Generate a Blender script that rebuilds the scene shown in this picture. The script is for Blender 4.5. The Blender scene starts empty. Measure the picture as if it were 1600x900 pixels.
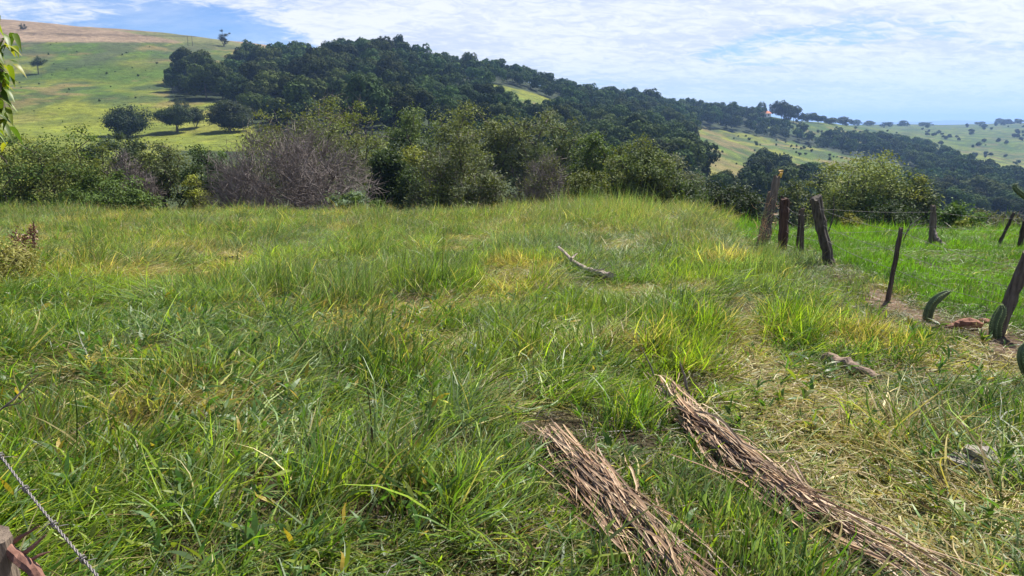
import bpy, math, random
import numpy as np
from mathutils import Vector, Matrix

R = math.radians
SC = bpy.context.scene
COL = SC.collection
F = 1101.0                 # focal length in pixels of the 1600 px wide photograph
PITCH = R(13.2)
EYE = 1.65
CP, SP = math.cos(PITCH), math.sin(PITCH)

# ------------------------------------------------------------------ camera
cd = bpy.data.cameras.new('camera'); cam = bpy.data.objects.new('camera', cd); COL.objects.link(cam)
cd.sensor_width = 36.0; cd.lens = 36.0 * F / 1600.0
cd.clip_start = 0.05; cd.clip_end = 40000
cam.location = (0, 0, EYE); cam.rotation_euler = (R(90) - PITCH, 0, 0)
SC.camera = cam

# ------------------------------------------------------------------ world, sun, exposure
SUN_EL, SUN_AZ = R(55), R(38)
w = bpy.data.worlds.new('World'); SC.world = w; w.use_nodes = True
nt = w.node_tree; nt.nodes.clear()
def N(t, **k):
    n = nt.nodes.new(t)
    for a, b in k.items(): setattr(n, a, b)
    return n
def L(a, b): nt.links.new(a, b)
def M_(op, a, b=None, clamp=False):
    n = N('ShaderNodeMath', operation=op, use_clamp=clamp)
    for i, v in enumerate((a, b)):
        if v is None: continue
        if isinstance(v, (int, float)): n.inputs[i].default_value = v
        else: L(v, n.inputs[i])
    return n.outputs[0]
def RAMP(src, lo, hi, smooth=True):
    n = N('ShaderNodeMapRange'); n.interpolation_type = 'SMOOTHSTEP' if smooth else 'LINEAR'
    L(src, n.inputs[0]); n.inputs[1].default_value = lo; n.inputs[2].default_value = hi
    return n.outputs[0]
sky = N('ShaderNodeTexSky'); sky.sky_type = 'NISHITA'; sky.sun_disc = False
sky.sun_elevation = SUN_EL; sky.sun_rotation = SUN_AZ; sky.altitude = 400
sky.air_density = 1.0; sky.dust_density = 0.15; sky.ozone_density = 4.0
tc = N('ShaderNodeTexCoord'); sep = N('ShaderNodeSeparateXYZ'); L(tc.outputs['Generated'], sep.inputs[0])
zz = M_('ADD', M_('MAXIMUM', sep.outputs[2], 0.0), 0.16)
u = M_('DIVIDE', sep.outputs[0], zz); v = M_('DIVIDE', sep.outputs[1], zz)
def cloudnoise(su, sv, rot, scale, detail, rough, dist, off=0):
    c = N('ShaderNodeCombineXYZ'); L(u, c.inputs[0]); L(v, c.inputs[1]); c.inputs[2].default_value = off
    m = N('ShaderNodeMapping'); L(c.outputs[0], m.inputs[0]); m.inputs['Rotation'].default_value = (0, 0, rot)
    m2 = N('ShaderNodeMapping'); L(m.outputs[0], m2.inputs[0]); m2.inputs['Scale'].default_value = (su, sv, 1)
    n = N('ShaderNodeTexNoise'); L(m2.outputs[0], n.inputs[0])
    n.inputs['Scale'].default_value = scale; n.inputs['Detail'].default_value = detail
    n.inputs['Roughness'].default_value = rough; n.inputs['Distortion'].default_value = dist
    return n.outputs[0]
big = cloudnoise(1, 0.8, R(-25), 0.9, 5, 0.55, 0.4, 3.1)
mid = cloudnoise(0.7, 1.2, R(18), 1.9, 8, 0.62, 0.5, 7.7)
fine = cloudnoise(0.8, 1.1, R(-20), 11.0, 8, 0.66, 0.9, 1.3)
# more cloud ahead and to the right, a bluer gap up left
side = RAMP(sep.outputs[0], -0.75, 0.15)
s1 = M_('ADD', M_('MULTIPLY', big, 1.15), M_('MULTIPLY', mid, 0.38))
s2 = M_('ADD', s1, M_('MULTIPLY', fine, 0.27))
s3 = M_('ADD', s2, M_('MULTIPLY', side, 0.20))
cov = RAMP(s3, 0.83, 1.03)
low = RAMP(sep.outputs[2], 0.0, 0.10)          # thin out into the clear band at the horizon
cov = M_('MULTIPLY', cov, M_('ADD', M_('MULTIPLY', low, 0.55), 0.42))
veil = M_('MULTIPLY', RAMP(mid, 0.3, 0.75), 0.34)
cov = M_('MAXIMUM', cov, veil)
cov = M_('MULTIPLY', cov, M_('SUBTRACT', 0.93, M_('MULTIPLY', RAMP(sep.outputs[2], 0.30, 0.55), 0.78)))   # cloud thinned overhead, out of view, to deepen the shadows
shade = RAMP(M_('ADD', M_('MULTIPLY', mid, 0.5), M_('MULTIPLY', fine, 0.6)), 0.44, 0.66)
cc = N('ShaderNodeMix', data_type='RGBA'); L(shade, cc.inputs[0])
cc.inputs[6].default_value = (6.9, 7.5, 8.6, 1); cc.inputs[7].default_value = (9.6, 9.75, 10.0, 1)
tn = N('ShaderNodeMix', data_type='RGBA', blend_type='MULTIPLY'); tn.inputs[0].default_value = 1; L(sky.outputs[0], tn.inputs[6]); tn.inputs[7].default_value = (.70, .88, 1.22, 1)
mx = N('ShaderNodeMix', data_type='RGBA'); L(cov, mx.inputs[0]); L(tn.outputs[2], mx.inputs[6]); L(cc.outputs[2], mx.inputs[7])
bg = N('ShaderNodeBackground'); bg.inputs[1].default_value = 0.056; L(mx.outputs[2], bg.inputs[0])
wo = N('ShaderNodeOutputWorld'); L(bg.outputs[0], wo.inputs[0])
try: w.cycles.sampling_method = 'MANUAL'; w.cycles.sample_map_resolution = 512
except Exception: pass

sd = bpy.data.lights.new('sun', 'SUN'); sd.energy = 5.0; sd.angle = R(0.5); sd.color = (1.0, 0.95, 0.86)
sun = bpy.data.objects.new('sun', sd); COL.objects.link(sun)
S = Vector((math.sin(SUN_AZ) * math.cos(SUN_EL), math.cos(SUN_AZ) * math.cos(SUN_EL), math.sin(SUN_EL)))
sun.rotation_euler = S.to_track_quat('Z', 'Y').to_euler(); sun.location = (30, 40, 80)

vs = SC.view_settings
vs.view_transform = 'Standard'; vs.look = 'None'; vs.gamma = 1; vs.exposure = 0.98; vs.use_curve_mapping = False
SC.cycles.max_bounces = 7; SC.cycles.diffuse_bounces = 3; SC.cycles.transmission_bounces = 4
SC.cycles.glossy_bounces = 2; SC.cycles.volume_bounces = 1; SC.cycles.transparent_max_bounces = 8

# ------------------------------------------------------------------ numeric helpers
rng = np.random.default_rng(11)
def sstep(a, b, x):
    t = np.clip((x - a) / (b - a), 0, 1); return t * t * (3 - 2 * t)
def _h(ix, iy, s):
    n = (ix.astype(np.int64) * 374761393 + iy.astype(np.int64) * 668265263 + s * 1274126177) & 0x7fffffff
    n = ((n ^ (n >> 13)) * 1274126177) & 0x7fffffff
    return ((n ^ (n >> 16)) & 0xffff) / 65535.0
def vnoise(x, y, s=0):
    x = np.asarray(x, float); y = np.asarray(y, float)
    ix = np.floor(x); iy = np.floor(y); fx = x - ix; fy = y - iy
    fx = fx * fx * (3 - 2 * fx); fy = fy * fy * (3 - 2 * fy)
    a = _h(ix, iy, s); b = _h(ix + 1, iy, s); c = _h(ix, iy + 1, s); d = _h(ix + 1, iy + 1, s)
    return (a + (b - a) * fx) * (1 - fy) + (c + (d - c) * fx) * fy
def fbm(x, y, s=0, o=4):
    r = 0; a = 0.5; t = 0
    for i in range(o):
        r = r + a * vnoise(x * 2 ** i + 17.3 * i, y * 2 ** i - 9.1 * i, s + i); t += a; a *= 0.55
    return r / t
def P(px, py, Y):                      # point at depth Y (world y) that the photograph shows at px, py
    dx = (px - 800) / F; dz = (450 - py) / F
    d = np.array([dx, CP + dz * SP, -SP + dz * CP])
    return np.array([0, 0, EYE]) + d * (Y / d[1])
def proj(x, y, z):
    d = y * CP - (z - EYE) * SP
    d = np.where(np.abs(d) < 1e-6, 1e-6, d)
    return 800 + F * x / d, 450 - F * (y * SP + (z - EYE) * CP) / d

# ------------------------------------------------------------------ terrain heights
# per azimuth: (distance, height in metres 'z' or the image row 'y' the slope passes through)
TAB = {
 -300: [(36,'z',-3.6),(60,'z',-5.2),(95,'z',-6),(150,'y',225),(200,'y',185),(290,'y',120),(390,'y',62),(480,'y',21),(620,'z',70),(1200,'z',40),(9500,'z',-60)],
 0:    [(36,'z',-3.6),(60,'z',-5.2),(95,'z',-6),(150,'y',228),(200,'y',190),(290,'y',125),(390,'y',66),(480,'y',26),(620,'z',68),(1200,'z',40),(9500,'z',-60)],
 200:  [(36,'z',-3.8),(60,'z',-6),(95,'z',-7),(140,'y',243),(190,'y',212),(300,'y',130),(400,'y',70),(490,'y',40),(620,'z',62),(1200,'z',35),(9500,'z',-60)],
 400:  [(36,'z',-4),(60,'z',-7),(95,'z',-8.5),(150,'y',238),(200,'y',200),(290,'y',145),(390,'y',95),(500,'y',64),(640,'z',50),(1200,'z',25),(9500,'z',-60)],
 500:  [(36,'z',-4),(60,'z',-7),(95,'z',-9),(160,'y',225),(220,'y',180),(300,'y',130),(370,'y',100),(500,'y',77),(640,'z',38),(1200,'z',20),(9500,'z',-60)],
 620:  [(36,'z',-4),(60,'z',-7.5),(95,'z',-10),(170,'y',215),(240,'y',160),(310,'y',118),(370,'y',102),(480,'z',32),(640,'z',22),(1200,'z',10),(9500,'z',-60)],
 800:  [(36,'z',-4),(60,'z',-8),(95,'z',-11),(190,'y',225),(270,'y',178),(350,'y',143),(430,'y',121),(520,'z',24),(800,'z',12),(1400,'z',0),(9500,'z',-50)],
 1000: [(36,'z',-4.2),(60,'z',-9),(95,'z',-14),(200,'y',262),(300,'y',222),(400,'y',192),(520,'y',167),(640,'z',8),(900,'z',2),(1500,'z',-6),(9500,'z',-45)],
 1100: [(30,'z',-3.4),(60,'z',-10),(95,'z',-16),(210,'y',292),(280,'y',256),(430,'y',205),(470,'z',-7.5),(620,'y',177),(760,'z',4),(1500,'z',-8),(9500,'z',-45)],
 1200: [(26,'z',-3),(60,'z',-11),(95,'z',-18),(210,'y',305),(290,'y',275),(380,'y',246),(450,'y',224),(490,'z',-14),(560,'y',205),(640,'y',183),(800,'z',2),(1500,'z',-8),(9500,'z',-42)],
 1300: [(26,'z',-3),(60,'z',-12),(95,'z',-19),(220,'y',322),(300,'y',292),(400,'y',258),(480,'y',234),(530,'z',-18),(620,'y',212),(720,'y',193),(900,'z',0),(1500,'z',-6),(9500,'z',-40)],
 1400: [(26,'z',-3),(60,'z',-12),(95,'z',-20),(220,'y',332),(300,'y',305),(400,'y',278),(500,'y',248),(640,'y',222),(800,'y',208),(1100,'y',198),(1500,'y',194),(2500,'z',-8),(9500,'z',-40)],
 1500: [(26,'z',-3),(60,'z',-12),(95,'z',-20),(240,'y',340),(330,'y',300),(430,'y',268),(540,'y',248),(620,'y',238),(800,'y',218),(1100,'y',202),(1500,'y',195),(2500,'z',-6),(9500,'z',-40)],
 1600: [(26,'z',-3),(60,'z',-12),(95,'z',-20),(240,'y',345),(330,'y',308),(430,'y',284),(520,'y',268),(640,'y',246),(850,'y',216),(1200,'y',196),(1500,'y',192),(2500,'z',-2),(9500,'z',-40)],
 1900: [(26,'z',-3),(60,'z',-12),(95,'z',-20),(240,'y',350),(330,'y',312),(430,'y',290),(520,'y',270),(640,'y',246),(850,'y',214),(1200,'y',193),(1500,'y',189),(2500,'z',-2),(9500,'z',-40)],
}
PXS = np.array(sorted(TAB)); LY = np.linspace(math.log(24), math.log(9500), 220)
ZT = []
for px in PXS:
    ys = []; zs = []
    for (Y, k, val) in TAB[px]:
        ys.append(math.log(Y)); zs.append(val if k == 'z' else P(px, val, Y)[2])
    z = np.interp(LY, ys, zs)
    k = np.array([1, 2, 3, 2, 1.]); k /= k.sum()
    z2 = np.convolve(np.pad(z, 2, mode='edge'), k, mode='valid')
    ZT.append(z2)
ZT = np.array(ZT)
def far_h(px, Y):
    fy = (np.log(np.maximum(Y, 24.001)) - LY[0]) / (LY[1] - LY[0]); fy = np.clip(fy, 0, len(LY) - 1.001)
    iy = fy.astype(int); ty = fy - iy
    pc = np.clip(px, PXS[0], PXS[-1] - 1e-3)
    ix = np.searchsorted(PXS, pc, side='right') - 1
    tx = (pc - PXS[ix]) / (PXS[ix + 1] - PXS[ix]); 
    i0 = np.maximum(ix - 1, 0); i3 = np.minimum(ix + 2, len(PXS) - 1)
    def g(i): return ZT[i, iy] * (1 - ty) + ZT[i, iy + 1] * ty
    p0, p1, p2, p3 = g(i0), g(ix), g(ix + 1), g(i3)
    lin = p1 + (p2 - p1) * tx
    cr = 0.5 * (2 * p1 + (p2 - p0) * tx + (2 * p0 - 5 * p1 + 4 * p2 - p3) * tx ** 2 + (3 * p1 - p0 - 3 * p2 + p3) * tx ** 3)
    return 0.6 * lin + 0.4 * cr
def H(x, y):
    x = np.asarray(x, float); y = np.asarray(y, float)
    s = x / np.maximum(y, 14.0)
    px = 800 + F * s / CP
    near = -0.055 * y + 0.10 * (fbm(x / 2.3, y / 2.3, 5, 3) - .5) + 0.35 * (fbm(x / 9, y / 9, 8, 2) - .5) * sstep(3, 12, y)
    edge = 23.5 - 7.0 * sstep(1060, 1230, px)
    amp = np.clip((y - 60) / 300, 0, 1)
    fz = far_h(px, y) + amp * 3.0 * (fbm(x / 55, y / 55, 21, 4) - .5) + np.clip((y - 60) / 900, 0, 1) * 7 * (fbm(x / 220, y / 220, 31, 3) - .5)
    b = sstep(0, 1, (y - edge) / 7.5)
    return near * (1 - b) + fz * b
_Ys = np.concatenate([np.arange(0.6, 40, 0.02), np.geomspace(40, 3000, 3000)])
def gp(px, py):                        # the ground point the photograph shows at px, py
    q = P(px, py, 1.0) - np.array([0, 0, EYE])
    X = q[0] * _Ys; Z = EYE + q[2] * _Ys
    below = Z < H(X, _Ys)
    i = int(np.argmax(below)) if below.any() else len(_Ys) - 1
    return np.array([X[i], _Ys[i], float(H(X[i], _Ys[i]))])

# ------------------------------------------------------------------ mesh helpers
def mesh(name, V, Fs, mats, col=None, fm=None, smooth=False):
    """V (n,3); Fs list of (m,k) index arrays; col (n,3) leaf/soil tint per vertex; fm material index per face"""
    me = bpy.data.meshes.new(name)
    V = np.ascontiguousarray(V, np.float32)
    me.vertices.add(len(V)); me.vertices.foreach_set('co', V.ravel())
    Fs = [f for f in Fs if len(f)]
    loops = np.concatenate([f.ravel() for f in Fs]).astype(np.int32)
    tot = np.concatenate([np.full(len(f), f.shape[1]) for f in Fs])
    st = np.concatenate([[0], np.cumsum(tot)[:-1]]).astype(np.int32)
    me.loops.add(len(loops)); me.loops.foreach_set('vertex_index', loops)
    me.polygons.add(len(tot)); me.polygons.foreach_set('loop_start', st)
    if fm is not None: me.polygons.foreach_set('material_index', np.asarray(fm, np.int32))
    me.polygons.foreach_set('use_smooth', np.full(len(tot), bool(smooth)))
    if col is not None:
        a = me.attributes.new('tint', 'FLOAT_COLOR', 'POINT')
        c = np.ones((len(V), 4), np.float32); c[:, :3] = col
        a.data.foreach_set('color', c.ravel())
    me.update(calc_edges=True)
    for m in (mats if isinstance(mats, (list, tuple)) else [mats]): me.materials.append(m)
    return me
def tag(o, label=None, cat=None, group=None, kind=None):
    if label: o['label'] = label
    if cat: o['category'] = cat
    if group: o['group'] = group
    if kind: o['kind'] = kind
    return o
def obj(name, me, parent=None, loc=(0, 0, 0)):
    o = bpy.data.objects.new(name, me); COL.objects.link(o); o.location = loc
    if parent: o.parent = parent
    return o
def empty(name, loc, label, cat, group=None):
    o = bpy.data.objects.new(name, None); COL.objects.link(o); o.location = loc; o.empty_display_size = .2
    return tag(o, label, cat, group)
class MB:
    def __init__(s): s.V = []; s.F = {}; s.C = []; s.n = 0
    def add(s, V, faces, col=(1, 1, 1)):
        V = np.asarray(V, float)
        for f in faces:
            f = np.asarray(f) + s.n
            s.F.setdefault(f.shape[1], []).append(f)
        s.V.append(V); c = np.broadcast_to(np.asarray(col, float), V.shape); s.C.append(c); s.n += len(V)
    def mesh(s, name, mats, smooth=False):
        return mesh(name, np.concatenate(s.V), [np.concatenate(f) for f in s.F.values()], mats, np.concatenate(s.C), None, smooth)
def tube(pts, rad, sides=6, prof=None, jit=0, seed=0, cap=True, twist=0):
    """lofted tube along pts; prof(angle)->radius factor"""
    pts = np.asarray(pts, float); n = len(pts); rad = np.broadcast_to(rad, (n,)).astype(float)
    T = np.gradient(pts, axis=0); T /= np.linalg.norm(T, axis=1)[:, None] + 1e-9
    up = np.array([0, 0, 1.]) if abs(T[0, 2]) < .9 else np.array([1., 0, 0])
    a = np.cross(T[0], up); a /= np.linalg.norm(a)
    r = np.random.default_rng(seed); V = []
    an = np.arange(sides) / sides * 2 * np.pi
    pf = np.ones(sides) if prof is None else prof(an)
    for i in range(n):
        a = a - T[i] * a.dot(T[i]); a /= np.linalg.norm(a) + 1e-9; b = np.cross(T[i], a)
        rr = rad[i] * pf * (1 + jit * r.normal(size=sides)); th = an + twist * i
        V.append(pts[i] + rr[:, None] * (np.cos(th)[:, None] * a + np.sin(th)[:, None] * b))
    V = np.concatenate(V)
    i = np.arange(n - 1)[:, None] * sides; j = np.arange(sides)[None]; k = (j + 1) % sides
    q = np.stack([i + j, i + k, i + sides + k, i + sides + j], -1).reshape(-1, 4)
    fs = [q]
    if cap: 
        V = np.concatenate([V, pts[:1], pts[-1:]]); m = n * sides
        j = np.arange(sides); k = (j + 1) % sides
        fs.append(np.concatenate([np.stack([k, j, np.full(sides, m)], -1),
                                  np.stack([(n - 1) * sides + j, (n - 1) * sides + k, np.full(sides, m + 1)], -1)]))
    return V, fs

# ------------------------------------------------------------------ materials
def mat(name, build):
    m = bpy.data.materials.new(name); m.use_nodes = True
    t = m.node_tree; t.nodes.clear(); build(t, t.nodes.new, t.links.new); return m
def leaf_mat(name, trans=0.45, rough=0.5, spec=0.35, var=0.25, tr_tint=(1.25, 1.2, 0.55)):
    def b(t, n, l):
        at = n('ShaderNodeAttribute'); at.attribute_name = 'tint'
        oi = n('ShaderNodeObjectInfo'); mr = n('ShaderNodeMapRange'); l(oi.outputs['Random'], mr.inputs[0])
        mr.inputs[3].default_value = 1 - var; mr.inputs[4].default_value = 1 + var
        hs = n('ShaderNodeHueSaturation'); l(at.outputs['Color'], hs.inputs['Color']); l(mr.outputs[0], hs.inputs['Value'])
        mr2 = n('ShaderNodeMapRange'); m5 = n('ShaderNodeMath'); m5.operation = 'FRACT'; m6 = n('ShaderNodeMath'); m6.operation = 'MULTIPLY'
        l(oi.outputs['Random'], m6.inputs[0]); m6.inputs[1].default_value = 7.3; l(m6.outputs[0], m5.inputs[0]); l(m5.outputs[0], mr2.inputs[0])
        mr2.inputs[3].default_value = 0.5 - 0.07 * var; mr2.inputs[4].default_value = 0.5 + 0.04 * var; l(mr2.outputs[0], hs.inputs['Hue'])
        p = n('ShaderNodeBsdfPrincipled'); l(hs.outputs[0], p.inputs['Base Color']); p.inputs['Roughness'].default_value = rough
        p.inputs['Specular IOR Level'].default_value = spec
        tr = n('ShaderNodeBsdfTranslucent'); mm = n('ShaderNodeMix'); mm.data_type = 'RGBA'; mm.blend_type = 'MULTIPLY'; mm.inputs[0].default_value = 1
        l(hs.outputs[0], mm.inputs[6]); mm.inputs[7].default_value = (*tr_tint, 1); l(mm.outputs[2], tr.inputs[0])
        ms = n('ShaderNodeMixShader'); ms.inputs[0].default_value = trans; l(p.outputs[0], ms.inputs[1]); l(tr.outputs[0], ms.inputs[2])
        o = n('ShaderNodeOutputMaterial'); l(ms.outputs[0], o.inputs[0])
    return mat(name, b)
def rough_mat(name, c1, c2, scale=8, stretch=(1, 1, 1), bump=0.4, rough=0.85, detail=6, attr=False, c3=None, spec=0.3, bd=0.01):
    def b(t, n, l):
        tc = n('ShaderNodeTexCoord'); mp = n('ShaderNodeMapping'); l(tc.outputs['Object'], mp.inputs[0]); mp.inputs['Scale'].default_value = stretch
        nz = n('ShaderNodeTexNoise'); l(mp.outputs[0], nz.inputs[0]); nz.inputs['Scale'].default_value = scale; nz.inputs['Detail'].default_value = detail; nz.inputs['Roughness'].default_value = .65
        cr = n('ShaderNodeValToRGB'); l(nz.outputs[0], cr.inputs[0]); e = cr.color_ramp.elements
        e[0].position = .32; e[1].position = .68; e[0].color = (*c1, 1); e[1].color = (*c2, 1)
        if c3: x = e.new(.8); x.color = (*c3, 1)
        out = cr.outputs[0]
        if attr:
            at = n('ShaderNodeAttribute'); at.attribute_name = 'tint'; mm = n('ShaderNodeMix'); mm.data_type = 'RGBA'; mm.blend_type = 'MULTIPLY'; mm.inputs[0].default_value = 1
            l(out, mm.inputs[6]); l(at.outputs['Color'], mm.inputs[7]); out = mm.outputs[2]
        p = n('ShaderNodeBsdfPrincipled'); l(out, p.inputs['Base Color']); p.inputs['Roughness'].default_value = rough; p.inputs['Specular IOR Level'].default_value = spec
        bp = n('ShaderNodeBump'); bp.inputs['Strength'].default_value = bump; bp.inputs['Distance'].default_value = bd; l(nz.outputs[0], bp.inputs['Height']); l(bp.outputs[0], p.inputs['Normal'])
        o = n('ShaderNodeOutputMaterial'); l(p.outputs[0], o.inputs[0])
    return mat(name, b)
def plain(name, c, rough=.6, metal=0, spec=.5):
    def b(t, n, l):
        nz = n('ShaderNodeTexNoise'); nz.inputs['Scale'].default_value = 30; mr = n('ShaderNodeMapRange'); l(nz.outputs[0], mr.inputs[0]); mr.inputs[3].default_value = .75; mr.inputs[4].default_value = 1.2
        mm = n('ShaderNodeMix'); mm.data_type = 'RGBA'; mm.blend_type = 'MULTIPLY'; mm.inputs[0].default_value = 1; mm.inputs[6].default_value = (*c, 1); l(mr.outputs[0], mm.inputs[7])
        p = n('ShaderNodeBsdfPrincipled'); l(mm.outputs[2], p.inputs['Base Color']); p.inputs['Roughness'].default_value = rough; p.inputs['Metallic'].default_value = metal; p.inputs['Specular IOR Level'].default_value = spec
        o = n('ShaderNodeOutputMaterial'); l(p.outputs[0], o.inputs[0])
    return mat(name, b)
GRASS = leaf_mat('grass_blade', .47, .44, .34, 0, (1.16, 1.24, .46))
LEAF = leaf_mat('tree_leaf', .27, .65, .15, .12)
FOREST = leaf_mat('forest_leaf', .14, .8, .06, .5, (1.1, 1.15, .6))
BARK = rough_mat('bark', (.045, .035, .028), (.16, .13, .10), 14, (1, 1, .35), .6)
TWIG = rough_mat('dead_twig', (.08, .062, .055), (.29, .245, .22), 3, (1, 1, 1), .2)
POSTW = rough_mat('weathered_post', (.030, .024, .020), (.17, .14, .115), 26, (1, 1, .10), .9, .9, attr=True, bd=.02)
LOGW = rough_mat('weathered_log', (.10, .08, .07), (.42, .36, .32), 22, (.5, 1, 1), .8, attr=True, bd=.02)
FROND = rough_mat('dry_frond', (.55, .5, .46), (1, 1, 1), 9, (1, 1, 1), .2, .5, attr=True, spec=.4)
CACT = rough_mat('cactus_skin', (.055, .085, .035), (.15, .19, .09), 18, (1, 1, 1), .3, .6, attr=True)
WIRE = plain('galvanised_wire', (.20, .18, .17), .6, .3)
CLAY = rough_mat('red_clay', (.13, .055, .035), (.34, .16, .10), 14, (1, 1, 1), .8)

def terrain_mat(t, n, l):
    at = n('ShaderNodeAttribute'); at.attribute_name = 'tint'
    tc = n('ShaderNodeTexCoord'); out = at.outputs['Color']; h = None
    for sc, lo, hi, det in ((.035, .75, 1.28, 5), (.30, .55, 1.45, 6), (4.5, .65, 1.35, 4)):
        nz = n('ShaderNodeTexNoise'); l(tc.outputs['Object'], nz.inputs[0]); nz.inputs['Scale'].default_value = sc; nz.inputs['Detail'].default_value = det; nz.inputs['Roughness'].default_value = .7
        mr = n('ShaderNodeMapRange'); l(nz.outputs[0], mr.inputs[0]); mr.inputs[1].default_value = .3; mr.inputs[2].default_value = .7; mr.inputs[3].default_value = lo; mr.inputs[4].default_value = hi
        mm = n('ShaderNodeMix'); mm.data_type = 'RGBA'; mm.blend_type = 'MULTIPLY'; mm.inputs[0].default_value = 1; l(out, mm.inputs[6]); l(mr.outputs[0], mm.inputs[7]); out = mm.outputs[2]
        if sc == .30: h = nz
    p = n('ShaderNodeBsdfPrincipled'); l(out, p.inputs['Base Color']); p.inputs['Roughness'].default_value = .9; p.inputs['Specular IOR Level'].default_value = .1
    bp = n('ShaderNodeBump'); bp.inputs['Strength'].default_value = 1.0; bp.inputs['Distance'].default_value = 1.0; l(h.outputs[0], bp.inputs['Height']); l(bp.outputs[0], p.inputs['Normal'])
    o = n('ShaderNodeOutputMaterial'); l(p.outputs[0], o.inputs[0])
GROUND = mat('ground', terrain_mat)

# ------------------------------------------------------------------ land cover
def inpoly(px, py, poly):
    px = np.asarray(px, float); py = np.asarray(py, float); r = np.zeros(px.shape, bool); j = len(poly) - 1
    for i in range(len(poly)):
        xi, yi = poly[i]; xj, yj = poly[j]
        c = ((yi > py) != (yj > py)) & (px < (xj - xi) * (py - yi) / (yj - yi + 1e-12) + xi); r ^= c; j = i
    return r
WOOD = [
 [(262,158),(264,130),(300,122),(372,120),(378,104),(430,96),(480,100),(560,96),(640,98),(700,106),(745,108),(800,112),(870,124),(930,136),(1000,158),(1060,168),(1110,178),(1180,184),(1195,196),(1250,214),(1330,224),(1390,222),(1440,228),(1490,252),(1535,276),(1570,282),(1620,300),(1620,360),(1300,362),(1290,300),(1240,290),(1250,268),(1190,262),(1165,286),(1110,292),(1080,288),(1090,262),(1105,240),(1075,206),(1085,197),(1150,206),(1240,224),(1330,243),(1420,262),(1445,280),(1300,345),(1100,345),(900,325),(700,300),(560,260),(400,205),(378,170),(330,160)],
]
GLADE = [[(765,129),(800,137),(850,150),(885,166),(888,186),(800,180),(758,158)],
         [(1078,198),(1120,202),(1240,222),(1330,243),(1400,262),(1390,300),(1290,292),(1240,280),(1190,272),(1130,256),(1090,240)],
         [(1090,248),(1125,244),(1180,268),(1185,312),(1100,314)],
         [(1180,192),(1240,196),(1300,208),(1330,222),(1280,215),(1220,205)]]
def land(x, y, z):
    px, py = proj(x, y, z)
    g1 = np.array([.058, .098, .014]); g2 = np.array([.150, .162, .020]); tan = np.array([.215, .155, .10]); brown = np.array([.17, .125, .05]); rough_ = np.array([.045, .070, .022])
    a = fbm(x / 38, y / 38, 51, 4)[:, None]; b = fbm(x / 9, y / 22, 52, 4)[:, None]; c = fbm(x / 14, y / 14, 55, 3)[:, None]
    col = g1 + (g2 - g1) * sstep(.36, .62, a)
    # rough scrubby patches and brown streaks across the pasture
    col = col + (rough_ - col) * (sstep(.48, .60, b) * .85)
    col = col + (brown - col) * (sstep(.55, .68, c) * .7)
    ul = (sstep(112, 84, py) * (px < 640) * (y > 200))[:, None] * sstep(.38, .6, fbm(x / 7, y / 20, 57, 4))[:, None]; col = col + (np.array([.062, .072, .034]) - col) * ul * .75
    lowp = (sstep(150, 200, py) * (px < 420) * (y > 100))[:, None]; col = col + (np.array([.170, .195, .024]) - col) * lowp * .65
    # ploughed and stubble fields on top of the left hill
    line = 66 + 0.004 * (px - 60) + 3 * (fbm(x / 50, y / 50, 61, 2) - .5) + np.clip(px - 330, 0, 400) * .11
    m = (sstep(1.5, -1.5, py - line) * (px < 760) * (y > 240))[:, None]
    t2 = tan * (0.85 + .35 * fbm(x / 120, y / 9, 63, 3)[:, None])
    gs = sstep(.58, .64, fbm(x / 70, y / 30, 66, 3))[:, None] * (px > 130)[:, None]
    t2 = t2 + (g1 * 1.2 - t2) * gs * .6
    hed = (np.exp(-((py - (52 + .016 * px)) / 1.0) ** 2))[:, None]
    t2 = t2 * (1 - .55 * hed)
    col = col + (t2 - col) * m
    # woodland floor
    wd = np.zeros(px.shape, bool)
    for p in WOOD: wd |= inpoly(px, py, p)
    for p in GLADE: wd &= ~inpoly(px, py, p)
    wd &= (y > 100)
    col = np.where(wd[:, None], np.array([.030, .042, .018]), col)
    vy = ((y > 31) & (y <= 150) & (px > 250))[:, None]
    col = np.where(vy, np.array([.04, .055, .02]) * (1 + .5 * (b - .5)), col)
    # bright glade behind the brown shoulder
    sh = (inpoly(px, py, GLADE[2]) & (y > 100))[:, None]; col = np.where(sh, col * .5 + np.array([.17, .145, .05]) * .5, col)
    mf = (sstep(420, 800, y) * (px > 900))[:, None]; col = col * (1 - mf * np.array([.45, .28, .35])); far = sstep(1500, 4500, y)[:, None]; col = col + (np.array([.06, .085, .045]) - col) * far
    return col
rows = np.concatenate([np.arange(-40, -6, 2.0), np.arange(-6, 36, .11), np.geomspace(36, 9500, 420)])
us = np.linspace(-1, 1, 460)
YY, UU = np.meshgrid(rows, us, indexing='ij'); XX = UU * (16 + 1.05 * np.maximum(YY, 0) + .0 * YY)
X1, Y1 = XX.ravel(), YY.ravel(); Z1 = H(X1, Y1)
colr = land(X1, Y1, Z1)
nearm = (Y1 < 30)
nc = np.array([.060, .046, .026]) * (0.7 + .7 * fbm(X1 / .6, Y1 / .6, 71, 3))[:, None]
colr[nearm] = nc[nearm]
nr, ncx = YY.shape
i = np.arange(nr - 1)[:, None] * ncx; j = np.arange(ncx - 1)[None]
q = np.stack([i + j, i + j + 1, i + ncx + j + 1, i + ncx + j], -1).reshape(-1, 4)

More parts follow.
